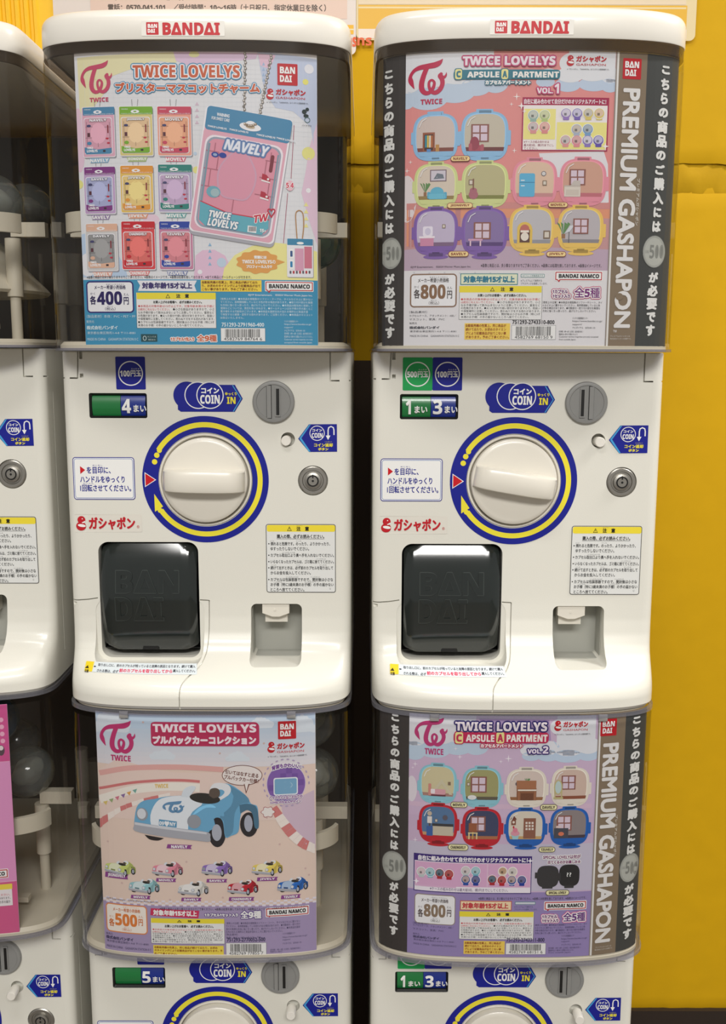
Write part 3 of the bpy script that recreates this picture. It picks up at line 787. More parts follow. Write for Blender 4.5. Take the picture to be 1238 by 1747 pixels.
def f_warn(P, u0, v0, u1, v1, hb=11, tilt=0):
    P.part('caution_panel'); P.rect(u0-.6, v0, u1+.6, v1+.6, (90, 90, 90), 4); P.rect(u0, v0, u1, v1, (232, 232, 230), 5); P.rect(u0, v0, u1, v0+hb, (235, 218, 60), 6)
    c = (u0+u1)/2-5
    P.poly([(c-13, v0+hb-2), (c-5, v0+hb-2), (c-9, v0+2)], (30, 30, 30), 7); P.poly([(c-11.6, v0+hb-2.8), (c-6.4, v0+hb-2.8), (c-9, v0+3.8)], (235, 218, 60), 8)
    P.text('注　意', c+5, v0+2, c+27, v0+hb-2, (30, 30, 30), 7, bold=.35)
    P.text('お買い上げのお客様へ　必ずお読みください。', c-34, v0+hb+2.4, c+49, v0+hb+7.4, K1, 7, bold=.2)
    y = v0+hb+9.6; n = 7; dv = (v1-1.2-y)/n; h = dv*.8; red = (205, 60, 70)
    P.text(WARN[0], u0+2.5, y, u1-2.5, y+h, red, 7); P.text(WARN[1], u0+2.5, y+dv, u0+(u1-u0)*.42, y+dv+h, red, 7)
    P.text('●小さな部品がありますので、小さ', u0+(u1-u0)*.46, y+dv, u1-2.5, y+dv+h, K1, 7)
    for i, s_ in enumerate(WARN[2:]):
        P.text(s_, u0+2.5, y+(i+2)*dv, u1-2.5 if i < 4 else u0+(u1-u0)*.84, y+(i+2)*dv+h, K1, 7)
def f_note(P, u0, v0, u1, v1, L, col=(120, 60, 20), fill=(240, 208, 70)):
    P.part('notice_panel'); P.rect(u0, v0, u1, v1, fill, 4); n = len(L); dv = (v1-v0-2)/n
    mx = max(len(x) for x in L)
    for i, s_ in enumerate(L): P.text(s_, u0+2, v0+1.4+i*dv, u0+2+(u1-u0-4)*len(s_)/mx, v0+1.4+i*dv+dv*.8, col, 6, bold=.12)
def f_bnlogo(P, u0, v0, u1, v1, rot=0):
    P.part('maker_logo'); w, h = u1-u0, v1-v0
    P.rect(u0-1.2, v0-1.2, u1+1.2, v0+h*.80+1.2, W_, 4, 1.5)
    P.rect(u0, v0, u1, v0+h*.80, R_, 5, 1.2); P.poly([(u0+w*.02, v0+h*.7), (u0+w*.12, v0+h*.7), (u0+w*.075, v1)], R_, 5)
    P.rect(u0+1.5, v0+1.5, u1-1.5, v0+h*.80-1.5, W_, 6, .8); P.poly([(u0+w*.035, v0+h*.66), (u0+w*.10, v0+h*.66), (u0+w*.07, v1-3)], W_, 6)
    P.text('BANDAI NAMCO', u0+w*.07, v0+h*.20, u1-w*.06, v0+h*.60, K1, 8, bold=.7, res=3)
def f_barcode(P, u0, v0, u1, v1, code, dig, ccol=K1):
    P.part('barcode_panel'); P.text(code, u0+1, v0-9.5, u1-1.5, v0-2.5, ccol, 6, bold=.25)
    P.rect(u0-.5, v0-.5, u1+.5, v1+.5, (120, 120, 120), 4); P.rect(u0, v0, u1, v1, (236, 236, 234), 5)
    rnd = random.Random(dig); u = u0+7
    while u < u1-8:
        b = rnd.choice([.5, .5, .9, 1.3]); P.rect(u, v0+1.5, u+b, v1-6.5, (40, 40, 40), 6); u += b+rnd.choice([.5, .6, .9, 1.2])
    P.text(dig, u0+5, v1-6.2, u1-5, v1-1.2, K1, 6)
def f_maker(P, u0, v, w, col, mat_lines, k=1.0):
    P.part('fine_print')
    for i, t in enumerate(mat_lines): P.text(t, u0, v+i*8.5*k, u0+w*min(1, len(t)/16), v+5.5*k+i*8.5*k, col, 5)
    y = v+8.5*k*len(mat_lines)+1
    P.text('発売元', u0, y, u0+w*.16, y+4.8*k, col, 5)
    P.text('株式会社バンダイ', u0, y+9*k, u0+w*.64, y+16*k, col, 5, bold=.35)
    P.text('東京都台東区駒形1-4-8 〒111-8081', u0+1, y+19*k, u0+w, y+23.8*k, col, 5)
    P.text('MADE IN CHINA　GASHAPON STATION II C', u0+1, y+30*k, u0+w*1.06, y+34.6*k, col, 5)
def f_heads(P, tw, twt, sq, gl, twcol=(190, 50, 105), line=K1):
    P.part('group_logo'); tw_logo(P, *tw, twcol, 5); P.text('TWICE', *twt, twcol, 6, bold=.5)
    if sq: bandai_square(P, *sq, 4, part='brand_logo')
    P.part('brand_logo'); gacha_logo(P, *gl, 4)
    P.text('※「ガシャポン」「GASHAPON」はバンダイの登録商標です。', gl[0]+1, gl[3]+4, gl[2]+1, gl[3]+7, line, 5)
def cloud(P, cu, cv, w, h, col, layer, seed=0):
    rnd = random.Random(seed)
    for i in range(7):
        t = i/6; P.ell(cu-w/2+w*t, cv-rnd.random()*h*.15-h*.25*math.sin(t*3.14), w*.16, h*(.22+.22*math.sin(t*3.14)), col, layer+i*.02)
    P.rect(cu-w/2-w*.1, cv-h*.1, cu+w/2+w*.1, cv+h*.2, col, layer+.2, h*.14)
def star4(P, u, v, r, col, layer, kk=.18):
    P.poly([(u+(r if i % 2 == 0 else r*kk)*math.cos(i*math.pi/4), v+(r if i % 2 == 0 else r*kk)*math.sin(i*math.pi/4)) for i in range(8)], col, layer)
def sheet(P, m, x0, z0, x1, z1, top=None, col=(232, 232, 232)):
    """the card itself, 0.4 mm thick, bent to the dome"""
    n = 48; V, F = [], []
    for h in (0, -.0004):
        for k in range(2):
            for i in range(n+1):
                x = x0+(x1-x0)*i/n; V.append((x, float(surf_card(x, 0))-h, (z0, z1)[k]))
    N = n+1
    for i in range(n):
        F += [(i, i+1, N+i+1, N+i), (2*N+i+1, 2*N+i, 3*N+i, 3*N+i+1), (i+1, i, 2*N+i, 2*N+i+1), (N+i, N+i+1, 3*N+i+1, 3*N+i)]
    F += [(0, N, 3*N, 2*N), (n, 2*N+n, 3*N+n, N+n)]
    return mesh_from('sheet', V, F, [ink(col)])
def band(P, x0, x1, z0, z1, col, layer):
    P.raw([(x0, z0), (x1, z0), (x1, z1), (x0, z1)], [(0, 1, 2), (0, 2, 3)], col, layer)
def card(m, label, fn, x0, z0, x1, z1, col):
    root = bpy.data.objects.new('display_card', None); C.objects.link(root); root.location = MACH[m]; root.empty_display_size = .05
    tag(root, label, 'poster', 'printed cards inside the domes')
    P = Print(m, surf_card, .0002, True); P.clip = (x0+.0002, z0+.0002, x1-.0002, z1-.0002)
    part('sheet', sheet(P, m, x0, z0, x1, z1, col=col), root)
    fn(P, x0, z0, x1, z1)
    for nme, me in P.emit(None): part(nme, me, root)
    return root

# ------------------------------------------------------------------ card A: blister charms, blue foot
def small_pack(P, u0, v0, u1, v1, hd, body, inner, name, tagc):
    w, h = u1-u0, v1-v0
    for s_ in (-.07, .09): 
        for i in range(4): P.ell(u0+w*(.45+s_)+s_*i*3, v0-1.5-3.2*i, .7, 1.5, (150, 150, 150), 3, n=8)
    P.rect(u0+1.6, v0+2, u1+2.4, v1+2.6, (150, 150, 158), 3, 3); P.rect(u0-.8, v0-.8, u1+.8, v1+.8, (238, 238, 240), 4, 3)
    P.rect(u0, v0, u1, v1-.5, body, 5, 2.5); P.rect(u0, v0, u1, v0+h*.16, hd, 6, 1.5)
    P.ell(u0+w*.47, v0+h*.10, w*.13, h*.035, (236, 236, 238), 7); P.ell(u0+w*.47, v0+h*.09, w*.05, h*.03, (236, 236, 238), 7.2); P.ell(u0+w*.47, v0+h*.10, w*.05, h*.014, hd, 8)
    P.text('WARNING', u0+w*.05, v0+h*.04, u0+w*.25, v0+h*.065, (236, 236, 238), 7); P.text('TWICE LOVELYS  TWICE LOVELYS', u0+2, v0+h*.132, u1-2, v0+h*.153, (236, 236, 238), 7)
    fr = tuple(int(a*.72) for a in inner)
    P.rect(u0+w*.05, v0+h*.21, u1-w*.06, v1-h*.05, (232, 232, 238), 7, 4); P.rect(u0+w*.07, v0+h*.225, u1-w*.08, v1-h*.06, inner, 8, 3.5)
    P.ell((u0+u1)/2, v0+h*.53, w*.25, h*.21, tuple(min(240, int(c*1.07+6)) for c in inner), 8.6)
    for a, b, c, d in ((.10, .40, .32, .40), (.10, .62, .3, .62), (.68, .40, .9, .40), (.68, .62, .9, .62), (.5, .72, .5, .80), (.14, .3, .14, .8), (.86, .3, .86, .8)):
        P.stroke([(u0+w*a, v0+h*b), (u0+w*c, v0+h*d)], .9, fr, 9)
    P.ell(u0+w*.20, v0+h*.38, 3.6, 2.2, (70, 70, 110), 10, n=12); P.rect(u0+w*.16, v0+h*.52, u0+w*.24, v0+h*.60, (90, 50, 60), 10); P.ell(u0+w*.22, v0+h*.73, 4, 3, hd, 10, n=12)
    P.rect(u1-w*.22, v0+h*.36, u1-w*.18, v0+h*.52, (130, 40, 50), 10); P.ell(u1-w*.22, v0+h*.63, 2.6, 1.6, (190, 50, 70), 10, n=12); P.ell(u1-w*.18, v0+h*.72, 2.6, 1.6, (190, 50, 70), 10, n=12)
    P.poly([(u0+w*.07, v1-h*.20), (u0+w*.5, v1-h*.15), (u1-w*.08, v1-h*.18), (u1-w*.08, v1-h*.08), (u1-w*.14, v1-h*.06), (u0+w*.12, v1-h*.06), (u0+w*.07, v1-h*.10)], hd, 9.6)
    P.text('TWICE', u0+w*.14, v1-h*.20, u0+w*.34, v1-h*.155, (240, 240, 242), 11, bold=.3); P.text('LOVELYS', u0+w*.14, v1-h*.145, u0+w*.48, v1-h*.09, (240, 240, 242), 11, bold=.3)
    P.rect(u1-w*.35, v1-h*.14, u1-w*.27, v1-h*.10, (60, 50, 55), 11)
    P.text(name, u0+w*.22, v0+h*.235, u1-w*.24, v0+h*.29, (236, 236, 240), 11, bold=.5, out=((1.1, fr),))
    P.poly([(u0+w*.22, v1+2), (u1-w*.14, v1+2), (u1-w*.20, v1+10), (u0+w*.26, v1+10)], tagc, 5); P.text(name, u0+w*.24, v1+3, u1-w*.18, v1+9, W_, 7, bold=.5)
def card_A(P, x0, z0, x1, z1):
    P.part('background_print')
    band(P, x0, x1, z0, z1, (222, 223, 226), 0)
    P.poly([(131, 96), (312, 89), (300, 108), (262, 104), (225, 118), (190, 130), (176, 160), (150, 190), (132, 200)], (228, 222, 178), 1)
    P.poly([(296, 89), (440, 90), (436, 100), (380, 106), (350, 120), (322, 112), (300, 104)], (219, 192, 216), 1.2); P.ell(331, 93, 9, 5, (225, 222, 160), 1.4)
    P.poly([(440, 90), (541, 99), (541, 290), (530, 215), (500, 190), (470, 185), (452, 160), (445, 120)], (190, 200, 222), 1)
    P.poly([(440, 92), (470, 94), (460, 118), (444, 112)], (226, 190, 208), 1.3)
    P.ell(135, 240, 10, 55, (226, 196, 214), 1); P.poly([(137, 400), (160, 395), (196, 425), (212, 455), (216, 473), (139, 473)], (184, 205, 228), 1); P.ell(150, 452, 14, 20, (228, 228, 232), 1.4)
    P.poly([(541, 210), (541, 420), (528, 380), (514, 330), (522, 290), (527, 255)], (224, 196, 214), 1.2)
    P.poly([(378, 477), (382, 458), (400, 436), (430, 420), (470, 414), (510, 418), (541, 428), (541, 478)], (234, 228, 152), 1.6)
    P.poly([(330, 476), (334, 436), (346, 427), (366, 426), (384, 436), (392, 452), (384, 477)], (224, 190, 212), 1.3)
    P.ell(258, 375, 14, 10, (226, 200, 214), 1.2)
    for u, v, r, c in ((526, 262, 11, (228, 224, 140)), (521, 140, 5, (228, 222, 120)), (527, 118, 8, (226, 226, 232)), (335, 290, 6, (228, 224, 140)), (134, 315, 8, (228, 224, 140)), (378, 448, 8, (190, 208, 226)), (333, 262, 3, (190, 208, 226)), (341, 464, 4, (232, 232, 236)), (526, 325, 4, (236, 236, 238))):
        P.ell(u, v, r, r, c, 2)
    for i in range(4):
        P.poly([(332.5, 180+i*10.5), (339.5, 180+i*10.5), (336, 174+i*10.5)], (208, 186, 200), 2); P.poly([(447, 112+i*9), (452, 112+i*9), (449.5, 106+i*9)], (160, 185, 215), 2)
        P.poly([(355, 420+i*11), (361, 420+i*11), (358, 414+i*11)], (140, 180, 210), 2); P.poly([(518, 352+i*12), (526, 352+i*12), (522, 345+i*12)], (234, 226, 150), 2)
    for v in range(110, 470, 8): P.stroke([(150, v), (530, v)], .3, (214, 217, 222), .6)
    for u in range(150, 535, 8): P.stroke([(u, 110), (u, 470)], .3, (214, 217, 222), .6)
    band(P, x0, x1, z0, P.K(340, 477)[1], (62, 146, 184), 2.5)
    f_heads(P, (138.5, 104, 191, 160), (153, 166.5, 185, 174), (473, 109, 507.5, 146), (454, 151, 525, 170), (198, 78, 108))
    P.part('title_lettering'); OB = (70, 140, 178)
    P.text('TWICE LOVELYS', 226, 111, 409, 133, (200, 96, 60), 8, bold=1.2, out=((4.2, OB), (2.4, (238, 238, 240))), res=3)
    P.text('ブリスターマスコットチャーム', 196, 142, 443, 160, (200, 96, 60), 8, bold=1.0, out=((3.6, OB), (2.0, (238, 238, 240))), res=2, arc=-2)
    P.part('product_picture')
    packs = [((141, 183, 195, 268), (78, 135, 172), (220, 170, 190), (214, 160, 178), 'NAVELY', (130, 175, 205)), ((204, 182, 260, 266), (120, 172, 50), (215, 200, 130), (222, 190, 150), 'JEONGVELY', (170, 190, 130)), ((269, 182, 326, 266), (198, 70, 95), (232, 160, 140), (228, 165, 130), 'MOVELY', (214, 110, 130)),
             ((144, 285, 196, 365), (128, 58, 128), (190, 160, 200), (168, 172, 208), 'SAVELY', (150, 130, 170)), ((206, 283, 261, 363), (222, 150, 60), (226, 190, 100), (228, 200, 130), 'JIVELY', (224, 160, 130)), ((270, 281, 327, 362), (40, 128, 118), (180, 170, 200), (190, 165, 196), 'MIVELY', (110, 170, 170)),
             ((147, 382, 200, 462), (222, 178, 152), (206, 204, 202), (150, 150, 150), 'DAVELY', (228, 168, 150)), ((208, 378, 264, 460), (196, 34, 46), (214, 70, 76), (218, 110, 104), 'CHAENGVELY', (222, 110, 110)), ((272, 378, 329, 460), (40, 66, 160), (196, 130, 160), (210, 130, 140), 'TZUVELY', (130, 140, 180))]
    for (a, b, c, d), hd, body, inner, n, tg in packs: P.part('pictured_charm_pack', True); small_pack(P, a, b, c, d, hd, body, inner, n, tg)
    # the large pack, tilted
    P.part('pictured_large_pack')
    def R(u, v):   # design frame 146 x 222 with origin at upper left of the pack
        a = math.radians(9.3); return (357+u*math.cos(a)-v*math.sin(a), 182+u*math.sin(a)+v*math.cos(a))
    def Q(pts, col, ly): P.poly([R(*p) for p in pts], col, ly, anchor=(430, 300))
    def RR(a, b, c, d, r): return rrect(a, b, c, d, r, 5)
    P.anchor = (430, 300)
    Q(RR(-2, 6, 146, 222, 9), (168, 168, 176), 10); Q(RR(-3, 0, 145, 216, 8), (236, 234, 238), 11); Q(RR(-1, 38, 140, 212, 6), (224, 176, 190), 12)
    Q(RR(0, 0, 142, 214, 8), (222, 168, 184), 12.4); Q(RR(0, 0, 145, 40, 6), (70, 134, 172), 13)
    Q(RR(4, 47, 138, 208, 16), (234, 226, 232), 13.4); Q(RR(7, 50, 135, 206, 15), (150, 160, 176), 14); Q(RR(10, 53, 132, 203, 14), (219, 146, 164), 15)
    for (a, b) in (((8, 75), (30, 75)), ((110, 75), (132, 75)), ((8, 105), (38, 105)), ((104, 105), (132, 105)), ((8, 135), (40, 135)), ((100, 135), (132, 135))): P.stroke([R(*a), R(*b)], 1.8, (176, 106, 122), 16)
    for (a, b) in (((22, 60), (22, 75)), ((118, 60), (118, 75)), ((30, 75), (30, 105)), ((112, 75), (112, 105)), ((20, 105), (20, 135)), ((122, 105), (122, 135)), ((66, 150), (66, 172)), ((40, 112), (40, 150))): P.stroke([R(*a), R(*b)], 1.8, (176, 106, 122), 16)
    P.stroke([R(12, 62), R(12, 168)], 3.2, (120, 150, 165), 16.4); P.stroke([R(130, 62), R(130, 182)], 2.6, (120, 150, 165), 16.4)
    # clear hollow in the middle and the little accessories
    Q([(66+34*math.cos(t), 112+44*math.sin(t)*(1+.12*math.sin(3*t))) for t in [2*math.pi*i/30 for i in range(30)]], (204, 160, 182), 16.6)
    Q([(66+31*math.cos(t), 112+41*math.sin(t)*(1+.12*math.sin(3*t))) for t in [2*math.pi*i/30 for i in range(30)]], (216, 150, 170), 16.8)
    for cx_, cy_ in ((24, 80), (37, 79)): Q([(cx_+6.5*math.cos(t), cy_+4.6*math.sin(t)) for t in [2*math.pi*i/16 for i in range(16)]], (34, 62, 150), 17); Q([(cx_+3.6*math.cos(t), cy_+2.4*math.sin(t)) for t in [2*math.pi*i/16 for i in range(16)]], (150, 170, 200), 17.5)
    Q(RR(118, 64, 124, 94, 3), (120, 42, 56), 17)
    for dx, dy in ((108, 98), (110, 128)):
        Q([(dx, dy), (dx+7, dy+1), (dx+15, dy+8), (dx+15, dy+13), (dx, dy+11)], (176, 40, 62), 17); Q([(dx, dy+10), (dx+15, dy+12), (dx+15, dy+14.4), (dx, dy+13)], (232, 226, 226), 17.4); Q(RR(dx+9, dy+6, dx+13, dy+10, 2), (232, 226, 226), 17.8)
    Q([(30+12*math.cos(t), 143+10*math.sin(t)) for t in [2*math.pi*i/20 for i in range(20)]], (112, 168, 184), 17); Q([(33+7.5*math.cos(t), 144+7*math.sin(t)) for t in [2*math.pi*i/20 for i in range(20)]], (160, 186, 190), 17.4)
    Q([(10, 163), (60, 176), (131, 176), (132, 190), (122, 203), (24, 203), (12, 194)], (98, 172, 188), 17); P.stroke([R(10, 162), R(60, 175), R(131, 175)], 1.6, (200, 50, 70), 17.6)
    P.anchor = None
    P.text('NAVELY', 384, 244, 458, 262, (230, 232, 240), 20, bold=1.2, rot=-10, out=((3.6, (90, 120, 170)), (1.6, (120, 150, 190))), shear=.18, res=3)
    P.text('TWICE', 356, 361, 394, 373, W_, 20, bold=.9, rot=-9, out=((1.6, (90, 130, 160)),), shear=.15); P.text('LOVELYS', 355, 375, 406, 389, W_, 20, bold=.9, rot=-9, out=((1.6, (90, 130, 160)),), shear=.15)
    P.text('WARNING', 370, 194, 392, 200, (222, 228, 234), 16, bold=.3, rot=-9); P.text('FOR SWEET CARE', 361, 201, 392, 206.5, (222, 228, 234), 16, bold=.2, rot=-9)
    for uu, vv in ((365, 218), (402, 224), (448, 233), (482, 239)): P.text('TWICE LOVELYS', uu-11, vv-1.8, uu+22, vv+1.6, (226, 230, 236), 16, bold=.25, rot=-9.5)
    P.ell(427, 217, 18.5, 7, (236, 236, 238), 15, rot=10); P.ell(428, 213, 9, 6, (236, 236, 238), 15.2, rot=10); P.ell(427, 217, 8, 3, (190, 170, 140), 16, rot=10)
    P.text('♡', 456, 356, 470, 372, (190, 30, 60), 20, bold=.5); P.text('TW', 432, 366, 458, 379, (200, 40, 70), 20, bold=.8, out=((1.4, W_),), rot=10, shear=.3)
    P.poly([(423, 385), (438, 387), (437, 398), (422, 396)], (236, 236, 236), 19)
    for i in range(7): P.poly([(425+i*1.8, 387), (426+i*1.8, 387), (425.6+i*1.8, 395), (424.6+i*1.8, 395)], (60, 40, 50), 19.6)
    P.text('15+', 443, 391, 454, 397, W_, 20, bold=.4, rot=-9)
    P.part('pictured_ball_chain')
    for a, b in (((418.5, 92), (416, 212)), ((463, 95), (443, 196))):     # ball chains
        n = 24
        for i in range(n+1):
            t = i/n; u = a[0]+(b[0]-a[0])*t; v = a[1]+(b[1]-a[1])*t
            if 108 < v < 136 and u < 425: pass
            P.ell(u+(.8 if i % 2 else -.8), v, 2.4, 2.6, (120, 112, 104), 6.2, n=10); P.ell(u+(.6 if i % 2 else -1.0), v-.4, 1.3, 1.5, (218, 212, 204), 6.5, n=8)
    for i in range(6): P.ell(418+i*3.6, 212+3*math.sin(i*.6), 2.3, 2.3, (140, 120, 96), 21, n=10); P.ell(417.6+i*3.6, 211.6+3*math.sin(i*.6), 1.1, 1.1, (226, 218, 206), 21.5, n=8)
    # size tag, speech cloud, key chain pack
    P.part('speech_cloud')
    P.ell(494.5, 317, 7, 9, (232, 190, 200), 10); P.text('5.4', 488, 312, 501, 321, (214, 60, 90), 12, bold=.5, out=((1.2, W_),)); P.stroke([(502, 214), (496, 305)], .9, (160, 60, 90), 9); P.stroke([(491, 330), (483, 415)], .9, (160, 60, 90), 9)
    n = 26; P.poly([(440+36*math.cos(t)*(1+.06*math.cos(11*t)), 447+19.5*math.sin(t)*(1+.06*math.cos(11*t))) for t in [2*math.pi*i/88 for i in range(88)]], (222, 160, 84), 4); P.poly([(474, 443), (486, 447), (474, 452)], (222, 160, 84), 4)
    P.text('背面には', 433, 436, 455, 442, W_, 6, bold=.5); P.text('TWICE LOVELYSの', 413, 443.5, 470, 450, W_, 6, bold=.5); P.text('プロフィール入り♡', 420, 452, 464, 458, W_, 6, bold=.4)
    P.part('pictured_pack_back')
    P.stroke(arc_pts([(506.5, 408), (505, 385), (504.5, 366), (508, 360), (513, 360), (517, 366), (518, 385), (515.5, 408)], 5), 1.8, (176, 132, 84), 5)
    P.rect(490.5, 408, 535, 474, (160, 160, 166), 4, 2); P.rect(489.5, 407, 534, 473, (230, 230, 234), 5, 2); P.rect(490, 407.5, 533.5, 418.5, (62, 134, 170), 6, 1); P.ell(512, 415, 6, 2.2, W_, 7)
    P.rect(503, 424, 518, 462, (214, 160, 184), 6); P.rect(519, 421, 532, 458, (206, 120, 140), 6); P.rect(493, 425, 501, 441, W_, 6); P.rect(493, 443, 501, 459, W_, 6); P.rect(495, 428, 499, 438, (60, 90, 140), 7, 1); P.rect(495, 446, 499, 456, (50, 130, 180), 7, 1)
    for i in range(7): P.rect(494+i*5.4, 462, 497+i*5.4, 467, [(90, 90, 100), (180, 50, 60)][i % 2], 7, 1)
    P.part('fine_print')
    P.text('※画像と商品とは多少異なりますのでご了承ください。※画像はイメージです。※画像は処理を施しております。※全ての商品にボールチェーンが付きます。', 145, 470, 428, 475, K1, 5)
    P.ell(519, 191, 4, 4, (40, 54, 54), 5); P.ell(522, 198, 4.4, 3, (40, 54, 54), 5); P.ell(524, 187, 3, 3, (40, 54, 54), 5); P.ring(524, 205, 4.4, 4.4, 1, (60, 100, 90), 5); P.text('バイオマス', 515, 213, 531, 216, K1, 5)
    f_price(P, 147, 479.5, 228, 534, '400', NAVY, (48, 40, 112), kc=(44, 36, 84))
    P.part('age_panel'); P.poly([(234, 478.5), (336, 478.5), (331.5, 487), (335, 497), (235, 496.5), (239, 487)], (228, 229, 234), 4); P.text('対象年齢15才以上', 242, 481.5, 328, 493, (60, 50, 110), 6, bold=.7)
    f_warn(P, 233, 499.5, 368, 559.5)
    f_note(P, 342.5, 478, 446, 497.5, ['自動販売機の性質上、同じ商品が続けて出た', 'り、お求めのタイミングにより記載商品が出て', 'こない事があります。予めご了承ください。'])
    f_bnlogo(P, 453, 481, 533.5, 500)
    P.part('fine_print'); cw = (214, 230, 238)
    P.text('©JYP Entertainment.　©2024 Warner Music Japan Inc.', 423, 502, 533, 506, (226, 232, 238), 5, bold=.1)
    P.lines(['〔使用上の注意〕●本商品を樹脂製のソファー・テーブル、タイルなどの上に置かない', 'でください。長時間接触しているとき色が移る場合があります。●取り付け部分を無理', 'な方向に強く引っ張ったり、曲げたりしないでください。●本商品は衛生的に保管して', '使用などについては、責任を負いかねます。●ボールチェーンはお子様の手の届くとこ', '置き場をする可能性がございます。●本商品を直射日光の当たる場所など高温多湿', 'で保管すると破損・変形する恐れがあります。ご注意ください。●本商品のマスコット', 'は自立いたしません。'], 376, 508.3, 533, 5.3, 4, cw, 5)
    f_barcode(P, 377, 560, 452, 582, '751293-2791960-400', '4582769 84764 6', (222, 236, 240))
    P.part('fine_print')
    P.lines(['バンダイお客様相談センター', 'https://www.bandai.co.jp/', 'support/', 'ナビダイヤル　0570-041-101', '受付時間：10時〜16時（土日祝日、指定休業日を除く）', '電話番号はよく確かめてお間違いのないようにしてください。', 'Customer service inquiries are only', 'accepted from outside Japan.'], 485, 546.5, 533, 5.2, 3.8, cw, 5, full=26)
    P.text('1カプセル1包入り', 291, 575, 331.5, 582, (214, 110, 70), 6, bold=.4, out=((1.6, W_),)); P.text('全9種', 336, 571, 370, 583, (210, 100, 60), 6, bold=.5, out=((1.8, W_),))
    P.part('eco_mark'); P.rect(240.5, 570, 268.5, 583, (34, 78, 84), 4, 1); P.ring(247, 577, 2.6, 3.6, 1, (200, 215, 215), 5); P.text('FSC ミックス 紙', 252, 573, 266, 576, (190, 205, 205), 5); P.text('責任ある', 253, 578, 265, 581, (190, 205, 205), 5)
    f_maker(P, 147.5, 537, 83, (206, 226, 234), ['〔製品素材〕本体：PVC・PET・PP'])

